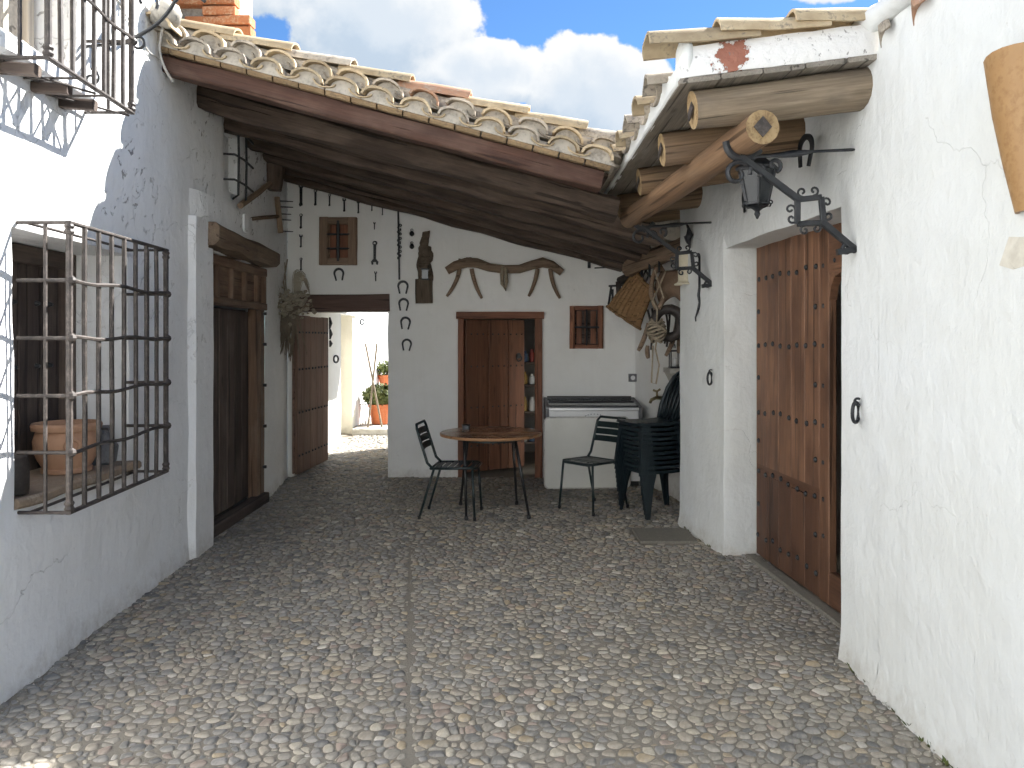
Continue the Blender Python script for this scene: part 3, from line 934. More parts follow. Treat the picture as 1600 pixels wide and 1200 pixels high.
# lower window: sill slab, shutter, grille
MB().prof((XL(4.06)-0.20, 3.50, 0.845), (XL(4.06)-0.20, 4.65, 0.845), 0.46, 0.05, bev=0.012, n=12, jit=0.012).build('sill', M['sill'], lh)
wx = -2.66
sh = MB().box((wx-0.06, 3.3, 0.80), (wx-0.03, 4.7, 2.15)).build('window', M['shutter'], lh)
for y in (3.52, 4.58):
    stick('window_frame', (wx, y, 0.86), (wx, y, 2.10), 0.11, 0.07, M['shutter'], sh, (1, 0, 0), 0.008, 4, 0.004)
stick('window_frame', (wx, 3.5, 2.06), (wx, 4.63, 2.06), 0.07, 0.10, M['shutter'], sh, (0, 0, 1), 0.008, 4, 0.004)
for k in range(5):
    stick('plank', (wx-0.02, 3.67+k*0.19, 0.86), (wx-0.02, 3.67+k*0.19, 2.02), 0.18, 0.03, M['shutter'], sh, (1, 0, 0), 0.006, 3, 0.003)
for z in (1.1, 1.45, 1.8):
    for y in (3.7, 3.9, 4.1, 4.3, 4.42):
        MB().tube([(wx-0.01, y, z), (wx+0.018, y, z)], [0.018, 0.008], 8).build('stud', M['iron'], sh)


def grille(y0, y1, z0, z1, p, rows, nb, rail_z=None, bowed=0.012):
    gr = None
    xo0, xo1 = XL(y0)+p, XL(y1)+p
    # top and bottom frames
    for z in (z0, z1):
        g = MB()
        g.prof((XL(y0)-0.02, y0, z), (xo0, y0, z), 0.022, 0.014)
        g.prof((XL(y1)-0.02, y1, z), (xo1, y1, z), 0.022, 0.014)
        g.prof((xo0, y0-0.011, z), (xo1, y1+0.011, z), 0.026, 0.016)
        g.prof((XL(y0)+0.03, y0, z-0.003), (XL(y1)+0.03, y1, z-0.003), 0.018, 0.012)
        o = g.build('window_grille' if gr is None else 'grille_frame', M['iron_rust'], lh if gr is None else gr)
        gr = gr or o
    for (y, x) in ((y0, xo0), (y1, xo1)):
        mb = MB().prof((x, y, z0), (x, y, z1), 0.026, 0.026, (1, 0, 0), 0.006)
        for z in (z0+0.03, z1-0.03):
            mb.lathe([(0.019, -0.022), (0.023, -0.012), (0.017, 0), (0.023, 0.012), (0.019, 0.022)], (x, y, z), 8)
        mb.build('corner_post', M['iron_rust'], gr)
    for k in range(1, nb+1):
        y = y0+(y1-y0)*k/(nb+1); x = XL(y)+p
        pts = [(x+0.004*noise.noise(Vector((k, z*2, 0))), y+0.006*noise.noise(Vector((k*3.1, z*2, 4))), z) for z in [z0+(z1-z0)*i/6 for i in range(7)]]
        MB().tube(pts, 0.0118, 6).build('upright_bar', M['iron_rust'], gr)
    for (y, off) in ((y0, 0.0), (y1, 0.0)):
        for q in (0.5,):
            x = XL(y)+p*q
            MB().tube([(x, y, z0), (x, y, z1)], 0.009, 6).build('upright_bar', M['iron_rust'], gr)
    for z in rows:
        mb = MB()
        n = 10
        pts = [(XL(y0)-0.02, y0, z), (XL(y0)+p, y0, z)]
        mb.tube(pts, 0.0095, 6)
        mb.tube([(XL(y1)-0.02, y1, z), (XL(y1)+p, y1, z)], 0.0095, 6)
        mb.tube([(XL(y0+(y1-y0)*i/n)+p+0.014, y0+(y1-y0)*i/n, z+0.008*math.sin(i*1.1+z*5)) for i in range(n+1)], 0.0095, 6)
        mb.build('cross_bar', M['iron_rust'], gr)
        for (y, x) in ((y0, xo0), (y1, xo1)):
            MB().lathe([(0.006, -0.022), (0.019, -0.012), (0.023, 0), (0.019, 0.012), (0.006, 0.022)], (x+0.01, y, z), 8).build('collar', M['iron_rust'], gr)
    return gr


grille(3.52, 4.62, 0.805, 2.135, 0.22, (1.08, 1.34, 1.605, 1.87), 7)
g2 = grille(3.30, 4.10, 2.81, 4.15, 0.245, (3.19, 3.60), 7)
for i in (0.30, 0.62):
    y = 3.30+0.8*i
    MB().prof((XL(y), y, 2.803), (XL(y)+0.245, y, 2.803), 0.016, 0.01).build('cross_bar', M['iron_rust'], g2)
MB().prof((XL(3.32), 3.32, 2.79), (XL(3.72)+0.24, 3.72, 2.79), 0.014, 0.01).build('brace', M['iron_rust'], g2)
MB().prof((XL(3.72), 3.72, 2.788), (XL(4.08)+0.24, 4.08, 2.788), 0.014, 0.01).build('brace', M['iron_rust'], g2)
# stay scroll at the far end of the upper grille
sy = 4.12
mb = MB().tube([(XL(sy)-0.01, sy, 3.17), (XL(sy)+0.24, sy, 3.19)], 0.009, 6)
mb.tube(spiral((XL(sy)+0.275, sy, 3.19), (1, 0, 0), (0, 0, 1), 0.032, 0.03, PI, -PI*0.9, 14), 0.007, 6)
mb.tube(spiral((XL(sy)+0.02, sy, 3.0), (1, 0, 0), (0, 0, 1), 0.05, 0.012, PI/2, -PI*1.6, 16), 0.007, 6)
mb.build('stay', M['iron'], g2)
# plastered balcony slab under the upper window
mb = MB().prof((XL(3.72)+0.035, 3.22, 2.872), (XL(3.72)+0.035, 3.98, 2.872), 0.12, 0.10, bev=0.02, n=8, jit=0.012)
mb.build('balcony_slab', M['white_left'], lh)
for y in (3.35, 3.62, 3.86):
    stick('balcony_bracket', (XL(y)-.02, y, 2.79), (XL(y)+0.17, y, 2.775), 0.05, 0.05, M['shutter'], lh, bev=0.008, n=3, jit=0.006)
ux = XL(3.7)-0.26
bw = MB().box((ux-0.03, 3.2, 2.85), (ux, 4.2, 4.1)).build('window', M['blind'], lh)
for y in (3.45, 3.71, 3.97):
    stick('window_frame', (ux+0.015, y, 2.92), (ux+0.015, y, 4.05), 0.05, 0.04, M['blind'], bw, (1, 0, 0), 0.006)
# small high grille under the porch
sg = thing('small_window_grille', 'small black iron grille of two uprights over a niche under the porch beams', 'grille', (XL(6.6), 6.6, 2.86))
for y in (6.50, 6.72):
    MB().tube([(XL(y)+0.02, y, 3.47), (XL(y)+0.075, y, 3.44), (XL(y)+0.08, y, 3.15), (XL(y)+0.075, y, 2.82), (XL(y)+0.02, y+.02, 2.79)], 0.010, 6).build('upright_bar', M['iron'], sg)
for z in (2.93, 3.14, 3.36):
    MB().tube([(XL(6.38)-0.02, 6.38, z), (XL(6.42)+0.07, 6.42, z+0.005), (XL(6.6)+0.095, 6.6, z), (XL(6.88)+0.09, 6.88, z-0.01)], 0.010, 6).build('cross_bar', M['iron'], sg)

MB().box((XL(6.6)-0.14, 6.35, 2.8), (XL(6.6)-0.11, 6.9, 3.45)).build('niche_back', M['white_left'], lh)

# terracotta pot on the window sill
px0 = (-2.44, 4.21, 0.872)
pt = thing('terracotta_pot', 'round terracotta pot with ring handle on the left window sill', 'pot', px0)
MB().lathe([(q*1.06, z*1.06) for q, z in ((0.10, 0), (0.118, 0.006), (0.12, 0.026), (0.112, 0.032), (0.138, 0.08), (0.153, 0.13), (0.155, 0.165), (0.146, 0.20), (0.138, 0.218), (0.160, 0.222), (0.165, 0.245), (0.158, 0.258), (0.146, 0.256), (0.138, 0.20), (0.10, 0.06))], px0, 28).build('body', M['terracotta'], pt, True, auto=40)
hp = Vector(px0)+Vector((0.105, -0.125, 0.16))
MB().tube(spiral(hp, Vector((0.6, 0.6, 0)).normalized(), (0, 0, 1), 0.034, 0.034, 0, 2*PI, 14)[:-1], 0.012, 8, closed=True).build('handle', M['terracotta'], pt, True)
# grey crumpled bag and dark bottle beside it
mb = MB().lathe([(0.07, 0), (0.085, 0.02), (0.09, 0.10), (0.06, 0.17), (0.045, 0.20), (0.055, 0.22), (0.02, 0.21)], (-2.41, 4.50, 0.872), 16)
mb.v = [q+noise.noise_vector(q*16)*0.022 for q in mb.v]
tag(mb.build('plastic_bag', M['grey_cloth'], None, True, auto=30), 'crumpled grey plastic sack leaning beside the terracotta pot', 'bag')
mb = MB().lathe([(0.055, 0), (0.06, 0.02), (0.06, 0.14), (0.05, 0.17), (0.02, 0.19)], (-2.33, 3.60, 0.872), 14)
mb.v = [q+noise.noise_vector(q*14)*0.012 for q in mb.v]
tag(mb.build('dark_bundle', M['leather'], None, True, auto=30), 'small dark bundle at the near corner of the left window sill', 'bundle')

# lantern arm on the house
la = thing('lantern_arm', 'scrolled black iron arm reaching from the left house above the porch eave', 'bracket', (XL(4.55), 4.55, 3.4))
yb = 4.55
mb = MB().tube(bez((XL(yb), yb, 3.36), (XL(yb)+0.22, yb, 3.44), (XL(yb)+0.30, yb, 3.60))+bez((XL(yb)+0.30, yb, 3.60), (XL(yb)+0.38, yb, 3.70), (XL(yb)+0.48, yb, 3.60))[1:], 0.011, 6)
mb.tube(spiral((XL(yb)+0.13, yb, 3.60), (1, 0, 0), (0, 0, 1), 0.075, 0.03, -0.6, PI*1.1, 12), 0.010, 6)
mb.tube([(XL(yb)-0.01, yb, 3.66), (XL(yb)+0.62, yb, 3.665)], 0.012, 6)
mb.build('scroll_arm', M['iron'], la)
MB().tube([(XL(yb)+0.58, yb, 3.665), (XL(yb)+0.58, yb, 3.62)], 0.014, 8).tube([(XL(yb)+0.47, yb, 3.70), (XL(yb)+0.47, yb, 3.63)], 0.02, 8).build('hanger', M['iron'], la)
cb = MB().tube(bez((XL(4.9)+0.10, 4.93, 3.85), (XL(4.9)+0.07, 4.95, 3.62), (XL(4.9)+0.02, 5.0, 3.52))+bez((XL(4.9)+0.02, 5.0, 3.52), (XL(5.0)+0.02, 5.0, 3.40), (XL(5.0)+0.08, 5.08, 3.30))[1:], 0.009, 6)
tag(cb.build('cable', M['cable'], None, True), 'thick white cable drooping over the left end of the porch eave', 'cable')
cb = MB().tube([(XL(4.3)+.012, 4.3, 3.62), (XL(4.6)+.012, 4.6, 3.50), (XL(4.85)+.014, 4.86, 3.42), (XL(4.97)+.02, 5.0, 3.42)], 0.005, 5)
tag(cb.build('cable', M['cable'], None, True), 'thin grey wire clipped across the upper left house wall', 'cable')

# ------------------------------------------------------------------ back house
bh = thing('porch_house', 'low white house behind the porch with plank door and open passage', 'house', (0, 8.9, 0))
BY = 8.9
BX0, BX1 = -2.60, 1.50
PA0, PA1 = at(459, 0, BY).x, at(606, 0, BY).x
D0, D1 = at(716, 0, BY).x, at(847, 0, BY).x
W = [(at(500, 0, BY).x, at(558, 0, BY).x, at(0, 414, BY).z, at(0, 340, BY).z), (at(890, 0, BY).x, at(942, 0, BY).x, at(0, 545, BY).z, at(0, 478, BY).z)]
LZ = at(0, 487, BY).z
wall('wall', (BX0, BY), (BX1, BY), 0, 3.75,
     [(PA0-BX0, PA1-BX0, 0, LZ, 0.34), (D0-BX0, D1-BX0, 0, at(0, 488, BY).z, 0.16)]+[(a-BX0, b_-BX0, c, e, 0.05) for a, b_, c, e in W],
     M['white_porch'], bh, (0, -1), 0.09, lambda q: RB(BX0+q)+0.13, 0.012)
stick('lintel', (PA0-0.02, BY-0.012, at(0, 473, BY).z), (PA1+0.02, BY-0.012, at(0, 473, BY).z), 0.06, 0.20, M['lintel_red'], bh, (0, 0, 1), 0.012, 10, 0.01)
# passage shell
wall('passage_wall', (PA0-0.04, BY+0.1), (-2.60, 11.62), 0, 2.4, [], M['white_porch'], bh, (1, 0.0), 0.12)
wall('passage_wall', (PA1+0.02, BY+0.3), (-1.40, 11.62), 0, 2.4, [], M['white_porch'], bh, (-1, 0.0), 0.15)
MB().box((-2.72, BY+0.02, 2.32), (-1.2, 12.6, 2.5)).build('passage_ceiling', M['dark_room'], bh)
# roof slab behind the wall head so the house is closed
MB().add([(-2.7, 8.93, RB(-2.7)+.12), (1.6, 8.93, RB(1.6)+.12), (1.6, 11.7, RB(1.6)+.12), (-2.7, 11.7, RB(-2.7)+.12), (-2.7, 8.93, RB(-2.7)+.2), (1.6, 8.93, RB(1.6)+.2), (1.6, 11.7, RB(1.6)+.2), (-2.7, 11.7, RB(-2.7)+.2)],
         [(0, 1, 2, 3), (4, 5, 6, 7), (0, 1, 5, 4), (2, 3, 7, 6), (1, 2, 6, 5), (0, 3, 7, 4)]).build('roof', M['tile'], bh)
MB().box((-1.2, 11.6, 0), (2.5, 11.75, 2.3)).build('rear_wall', M['white_porch'], bh)
# the passage door stands open against its left wall
h0 = Vector((PA0+0.03, BY-0.06, 0)); h1 = Vector((at(510, 0, 9.95).x, 9.95, 0))
pd = stick('passage_door', h0+Vector((-0.02, 0, 0.95)), h1+Vector((-0.02, 0, 0.95)), 0.025, 1.80, M['door_grey'], bh, (0, 0, 1))
dd = (h1-h0).normalized(); nn = Vector((dd.y, -dd.x, 0))
Lp = (h1-h0).length
for k in range(5):
    c = h0+dd*(Lp*(k+0.5)/5)+nn*0.012
    stick('plank', c+Vector((0, 0, 0.04)), c+Vector((0, 0, 1.87+0.01*random.random())), Lp/5-0.008, 0.03, M['door_grey'], bh, nn, 0.005, 4, 0.003)
    for z in (0.25, 0.75, 1.25, 1.68):
        q = h0+dd*(Lp*(k+0.5)/5)+nn*0.027+Vector((0, 0, z))
        for s in (-0.05, 0.05):
            MB().tube([q+dd*s, q+dd*s+nn*0.016], [0.016, 0.008], 7).build('stud', M['iron'], bh)
# plank door of the store room, half open inwards
FZ = at(0, 488, BY).z
for (x, w) in ((D0+0.032, 0.065), (D1-0.042, 0.085)):
    stick('door_frame', (x, BY-0.005, 0), (x, BY-0.005, FZ-0.075), w, 0.09, M['frame_red'], bh, (0, 1, 0), 0.008, 6, 0.004)
stick('door_frame', (D0-0.02, BY-0.012, FZ-0.035), (D1+0.02, BY-0.012, FZ-0.035), 0.10, 0.08, M['frame_red'], bh, (0, 0, 1), 0.008, 6, 0.005)
ang = R(33)
hx = Vector((D0+0.07, BY+0.05, 0)); dv = Vector((math.cos(ang), math.sin(ang), 0)); nv = Vector((dv.y, -dv.x, 0))
lw = 0.83
leaf = stick('store_door', hx+Vector((0, 0, 0.95)), hx+dv*lw+Vector((0, 0, 0.95)), 0.028, 1.74, M['door_plank'], bh, (0, 0, 1))
e = 0
for k, w in enumerate((0.31, 0.27, 0.235)):
    c = hx+dv*(e+w/2)+nv*0.014
    stick('plank', c+Vector((0, 0, 0.05)), c+Vector((0, 0, 1.83)), w-0.012, 0.03, M['door_plank'], bh, nv, 0.006, 4, 0.003)
    for z in (0.35, 0.80, 1.28, 1.66):
        for s in (-0.08, 0.0, 0.08):
            q = c+dv*s+nv*0.013+Vector((0, 0, z))
            MB().tube([q, q+nv*0.012], [0.013, 0.006], 6).build('stud', M['iron'], bh)
    e += w+0.004
q = hx+dv*(lw-0.10)+nv*0.035+Vector((0, 0, 1.40))
mb = MB().lathe([(0.03, -0.006), (0.03, 0.006)], (0, 0, 0), 12)
mb = MB().tube([q-nv*0.012, q+nv*0.01], 0.034, 12).tube(spiral(q+nv*0.015-Vector((0, 0, 0.03)), dv, (0, 0, 1), 0.036, 0.036, 0, 2*PI, 14)[:-1], 0.008, 6, closed=True)
mb.build('door_knocker', M['iron'], bh)
# dark store room with shelves
rm = MB()
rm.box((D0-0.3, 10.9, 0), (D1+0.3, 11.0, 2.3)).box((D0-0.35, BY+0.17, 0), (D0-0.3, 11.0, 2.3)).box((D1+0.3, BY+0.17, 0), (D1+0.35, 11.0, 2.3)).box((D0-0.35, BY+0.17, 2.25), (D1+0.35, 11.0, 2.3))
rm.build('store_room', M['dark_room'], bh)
sf = thing('store_shelf', 'shelf unit crowded with jars in the dark room behind the plank door', 'shelf', (0.38, 9.75, 0))
for z in (0.30, 0.68, 1.02, 1.30):
    stick('shelf_board', (0.08, 9.75, z), (0.62, 9.75, z), 0.30, 0.025, M['shutter'], sf)
for x in (0.07, 0.63):
    stick('upright', (x, 9.75, 0), (x, 9.75, 1.33), 0.03, 0.30, M['shutter'], sf, (0, 1, 0))
jk = 0
JL = {(0, 'jar_white'): 0}
names = ['lowest', 'second', 'third', 'top']
cnt = {}
for si, z in enumerate((0.30, 0.68, 1.02, 1.30)):
    for xi, x in enumerate((0.16, 0.25, 0.335, 0.42)):
        mt = ['jar_white', 'jar_blue', 'jar_red', 'jar_ochre'][(xi+si*3+(si == 2)) % 4]
        h_ = random.uniform(0.11, 0.19); r_ = random.uniform(0.030, 0.038)
        o = MB().lathe([(r_*0.9, 0), (r_, 0.01), (r_, h_*0.7), (r_*0.6, h_*0.82), (r_*0.65, h_), (r_*0.5, h_)], (x, 9.68, z+0.0135), 12).build('jar', M[mt], None, True, auto=40)
        place = ['at the left end', 'second from the left', 'third from the left', 'right of the others'][xi]
        tag(o, '%s glazed jar %s on the %s board of the store shelf' % (mt[4:], place, names[si]), 'jar', 'jars on the store shelf')

for wi, (a, b_, c, e) in enumerate(W):
    fm = M['frame'] if wi == 0 else M['frame_red']
    fw = 0.10 if wi == 0 else 0.06
    sh = MB().box((a, BY+0.035, c), (b_, BY+0.05, e)).build('window', M['shutter'] if wi else fm, bh)
    for x in (a+fw/2, b_-fw/2):
        stick('window_frame', (x, BY-0.01, c), (x, BY-0.01, e), fw, 0.07, fm, sh, (0, 1, 0), 0.008, 5, 0.006)
    for z in (c+fw*0.4, e-fw*0.4):
        stick('window_frame', (a+fw-0.003, BY-0.005, z), (b_-fw+0.003, BY-0.005, z), 0.07, fw*0.8, fm, sh, (0, 0, 1), 0.008, 4, 0.005)
    if wi:
        for x in (a+fw+0.05, (a+b_)/2, b_-fw-0.05):
            stick('shutter_rail', (x, BY+0.022, c+fw), (x, BY+0.022, e-fw), 0.06 if x != (a+b_)/2 else 0.03, 0.02, fm, sh, (0, 1, 0), 0.004)
    else:
        for x in (a+fw+0.06, b_-fw-0.06):
            stick('shutter_board', (x, BY+0.03, c+fw*.8), (x, BY+0.03, e-fw*.8), 0.10, 0.02, M['frame_red'], sh, (0, 1, 0), 0.006)
        stick('shutter_board', ((a+b_)/2, BY+0.034, c+fw*.8), ((a+b_)/2, BY+0.034, e-fw*.8), 0.10, 0.018, M['shutter'], sh, (0, 1, 0), 0.006)
    MB().tube([((a+b_)/2, BY-0.03, c+0.04), ((a+b_)/2, BY-0.03, e-0.04)], 0.018 if wi == 0 else 0.013, 6).build('bar', M['iron'], sh)
    for z in ((c+(e-c)*0.34, c+(e-c)*0.64) if wi == 0 else (c+(e-c)*0.5,)):
        MB().tube([(a+fw*0.8, BY-0.035, z), (b_-fw*0.8, BY-0.035, z)], 0.013, 6).build('bar', M['iron'], sh)

# ------------------------------------------------------------------ porch roof
pr = thing('porch_roof', 'sloping porch roof of dark beams edged with curved clay tiles', 'roof', (-0.8, 7.0, 2.4))
sl = Vector((1, 0, -0.266)).normalized(); su = Vector((0.266, 0, 1)).normalized()


def rp(x, y, up):
    return Vector((x, y, RB(x)+up))


stick('beam', rp(-2.62, 5.175, 0.055), rp(0.605, 5.175, 0.055), 0.15, 0.125, M['beam'], pr, su, 0.012, 24, 0.013)
for (y, x1) in ((5.86, 0.80), (6.46, 1.26), (7.08, 1.27), (7.62, 1.27), (8.16, 1.28), (8.74, 1.28)):
    stick('beam', rp(-2.62, y, 0.03), rp(x1, y, 0.03), 0.20, 0.16, M['beam_dark'], pr, su, 0.025, 24, 0.024)
y = 5.27
while y < 8.9:
    xe = 0.66 if y < 7.0 else 1.35
    stick('ceiling_board', rp(-2.62, y+0.13, 0.128), rp(xe, y+0.13, 0.128), 0.265, 0.03, M['beam_dark'], pr, su, 0.004, 6, 0.004)
    y += 0.27
# weatherproof skin over the boards
mb = MB()
for (xa, xb, ya, yb2) in ((-2.62, 0.68, 5.12, 7.0), (-2.62, 2.2, 7.0, 8.95)):
    mb.add([rp(xa, ya, .15), rp(xb, ya, .15), rp(xb, yb2, .15), rp(xa, yb2, .15), rp(xa, ya, .20), rp(xb, ya, .20), rp(xb, yb2, .20), rp(xa, yb2, .20)],
           [(0, 3, 2, 1), (4, 5, 6, 7), (0, 1, 5, 4), (1, 2, 6, 5), (2, 3, 7, 6), (3, 0, 4, 7)])
# valley between the two roofs
mb.add([(0.62, 5.30, RB(.62)+.14), (0.86, 5.30, 2.83), (0.86, 7.05, 2.83), (0.62, 7.05, RB(.62)+.14), (0.62, 5.30, RB(.62)+.22), (0.86, 5.30, 2.89), (0.86, 7.05, 2.89), (0.62, 7.05, RB(.62)+.22)],
       [(0, 3, 2, 1), (4, 5, 6, 7), (0, 1, 5, 4), (1, 2, 6, 5), (2, 3, 7, 6), (3, 0, 4, 7)])
mb.add([(x, y, z) for y in (6.99, 7.06) for x, z in ((0.6, RB(.6)+.12), (2.2, RB(2.2)+.12), (2.2, 3.0), (0.6, 2.86))],
       [(0, 1, 2, 3), (7, 6, 5, 4), (0, 4, 5, 1), (1, 5, 6, 2), (2, 6, 7, 3), (3, 7, 4, 0)])
mb.build('mortar_bed', M['mortar'], pr)
# row of thin clay strips along the edge
x = -2.42
while x < 0.56:
    stick('edge_strip', rp(x, 5.075, 0.135), rp(x+0.160, 5.075, 0.135), 0.075, 0.042, M['clay_strip'], pr, su, 0.016)
    x += 0.171


def tile_mesh(name, length, w0, w1, h0, h1, th, mat, nseg=8, jit=0.011, seed=0):
    """barrel tile along local X, crown up; tapers from w0 to w1"""
    mb = MB()
    rows = []
    for (k, w, h) in ((0.0, w0, h0), (0.5, (w0+w1)/2, (h0+h1)/2), (1.0, w1, h1)):
        for (dw, dh) in ((0, 0), (-th, -th)):
            row = []
            for j in range(nseg+1):
                a = PI*j/nseg
                y = math.cos(a)*(w/2+dw); z = math.sin(a)*(h+dh)
                p = Vector((length*k, y, z))
                p += noise.noise_vector(Vector((k*3+seed*7.7, y*9, z*9)))*jit
                row.append(len(mb.v)); mb.v.append(p)
            rows.append(row)
    n = nseg
    for i in (0, 2):
        for j in range(n):
            mb.f.append((rows[i][j], rows[i][j+1], rows[i+2][j+1], rows[i+2][j]))
            mb.f.append((rows[i+1][j], rows[i+3][j], rows[i+3][j+1], rows[i+1][j+1]))
        for j in (0, n):
            mb.f.append((rows[i][j], rows[i+2][j], rows[i+3][j], rows[i+1][j]))
    for (a, b_) in ((0, 1), (4, 5)):
        for j in range(n):
            mb.f.append((rows[a][j], rows[a][j+1], rows[b_][j+1], rows[b_][j]))
    me = bpy.data.meshes.new(name)
    me.from_pydata([tuple(p) for p in mb.v], [], mb.f)
    bm = bmesh.new(); bm.from_mesh(me); bmesh.ops.recalc_face_normals(bm, faces=bm.faces); bm.to_mesh(me); bm.free()
    me.polygons.foreach_set('use_smooth', [True]*len(me.polygons)); me.set_sharp_from_angle(angle=R(45))
    me.materials.append(mat)
    return me


tiles = {}
for mk in ('tile', 'tile_lichen', 'tile_pink'):
    tiles[mk] = [tile_mesh('tile', 0.45, 0.215, 0.17, 0.075, 0.065, 0.016, M[mk], seed=s+hash(mk) % 7) for s in range(3)]
caps = {mk: [tile_mesh('cap_tile', 0.50, 0.19, 0.22, 0.075, 0.085, 0.016, M[mk], seed=s+4) for s in range(2)] for mk in ('tile', 'tile_lichen', 'tile_pink')}


def put_tile(me, p0, p1, up, parent, name='tile', roll=0.0):
    o = link(name, me, parent)
    set_frame(o, p0, p1, up, parent)
    return o


pitch = 0.2385
for k in range(13):
    x = -2.30+k*pitch
    mk = random.choices(['tile', 'tile_lichen', 'tile_pink'], [6, 4, 0.4])[0]
    j = random.uniform(-.012, .012)
    # lower row: cover, and channel beside it turned hollow side up
    put_tile(random.choice(tiles[mk]), rp(x+j, 4.985, 0.168), rp(x+j, 5.42, 0.195), su, pr)
    if k < 12:
        put_tile(random.choice(tiles['tile']), rp(x+pitch/2, 5.005, 0.186), rp(x+pitch/2, 5.44, 0.209), -su, pr).scale = (1, 0.74, 0.52)
    j2 = random.uniform(-.012, .012)
    mk = random.choices(['tile', 'tile_lichen', 'tile_pink'], [4, 6, 0.4])[0]
    put_tile(random.choice(tiles[mk]), rp(x+0.05+j2, 5.075, 0.262), rp(x+0.05+j2, 5.50, 0.29), (su+sl*0.12).normalized(), pr)
    if k < 12:
        put_tile(random.choice(tiles['tile_lichen']), rp(x+0.05+pitch/2, 5.095, 0.276), rp(x+0.05+pitch/2, 5.52, 0.29), -su, pr).scale = (1, 0.74, 0.52)
# mortar plugs inside the arches
mb = MB()
for k in range(13):
    x = -2.30+k*pitch
    for (dx, yy, z0, hh, ww) in ((0, 5.03, 0.155, 0.064, 0.092), (0.05, 5.12, 0.245, 0.068, 0.094)):
        out = [(-ww-.03, -0.012)]+[(math.cos(PI-PI*i/10)*ww, 0.012+math.sin(PI*i/10)*hh) for i in range(11)]+[(ww+.03, -0.012)]
        mb.prism(out, rp(x+dx, yy, z0), sl, su, (0, 0.3, 0))
mb.build('mortar_plugs', M['mortar'], pr)
mb = MB().prof(rp(-2.50, 5.32, 0.17), rp(0.62, 5.32, 0.17), 0.50, 0.05, su, 0.01, 16, 0.008)
mb.prof(rp(-2.50, 5.36, 0.30), rp(0.60, 5.36, 0.30), 0.34, 0.12, su, 0.04, 20, 0.02)
mb.build('mortar_ridge', M['tile_lichen'], pr)
# cap tiles laid down the slope
x = -2.36; k = 0
while x < 0.5:
    mk = ('tile', 'tile', 'tile_lichen', 'tile', 'tile_pink', 'tile', 'tile', 'tile_lichen', 'tile_pink')[k % 9]
    put_tile(random.choice(caps[mk]), rp(x-0.02, 5.30+random.uniform(-.012, .012), 0.342), rp(x+0.46, 5.30+random.uniform(-.012, .012), 0.385), su, pr, 'cap_tile')
    mbm = MB().lathe([(0.03, -0.03), (0.05, 0.0), (0.03, 0.03)], rp(x+0.02, 5.24, 0.375), 8)
    x += 0.40; k += 1
# plastered tile end against the house wall
mb = MB().lathe([(0.02, -0.06), (0.09, -0.03), (0.105, 0.02), (0.08, 0.08), (0.02, 0.11)], (-2.22, 4.93, 3.66), 12)
mb.v = [q+noise.noise_vector(q*14)*0.02 for q in mb.v]
mb.build('mortar_lump', M['mortar'], pr, True)
put_tile(tiles['tile'][0], (-2.27, 4.86, 3.60), (-2.27, 5.30, 3.62), (0.2, 0, 1), pr)
# left: field tiles farther up the roof
for r in range(7):
    for k in range(3):
        put_tile(random.choice(tiles['tile_lichen']), rp(-2.5+r*0.45, 5.75+k*0.24, .30), rp(-2.02+r*0.45, 5.75+k*0.24, .29), su, pr)

# brick chimney stub
ch = thing('brick_chimney', 'broken orange brick chimney stub rising behind the porch tiles', 'chimney', (-2.2, 5.75, 3.6))
MB().box((-2.52, 5.66, 3.55), (-2.06, 6.1, 4.5)).build('mortar_core', M['mortar'], ch)
bm_ = MB().prof((0, 0, 0), (0.235, 0, 0), 0.11, 0.065, bev=0.006, n=2, jit=0.004).build('brick', M['brick'], None)
bricks0 = bm_; first = True
for r in range(13):
    z = 3.60+r*0.078
    xend = (-1.90 if r < 5 else -2.0)+random.uniform(-0.02, 0.02)
    for q in range(3):
        xs = xend-0.235-q*0.245+(0.12 if r % 2 else 0)*(-1 if q else 0)
        if xs < -2.6: continue
        o = bricks0 if first else bricks0.copy()
        if not first: C.objects.link(o)
        first = False
        o.parent = ch
        o.matrix_local = Matrix.Translation(Vector((xs, 5.62+random.uniform(-.012, .012), z))-ORG[ch]) @ Matrix.Rotation(random.uniform(-.04, .04), 4, 'Z')

# ------------------------------------------------------------------ right house
rh = thing('white_house', 'smooth whitewashed house with log eaves and studded door on the right', 'house', (1.7, 4.0, 0))
wall('wall', (1.66, 1.5), (1.648, 3.46), 0, 3.9, [], M['white_right'], rh, (-1, 0), 0.10, None, 0.016)
wall('wall', (1.648, 3.46), (1.645, 3.84), 0, 2.9, [], M['white_right'], rh, (-1, 0), 0.08, None, 0.012)
BA = Vector((1.645, 3.84)); BB = Vector((1.565, 5.68))
LB = (BB-BA).length
wall('wall', BA, BB, 0, 2.86, [(0.0, LB-0.005, 0, 2.27, 0.29)], M['white_right'], rh, (-1, -0.04), 0.08, None, 0.010)
wall('wall', BB, (1.45, 6.62), 0, 2.82, [], M['white_right'], rh, (-1, -0.12), 0.08, None, 0.012)
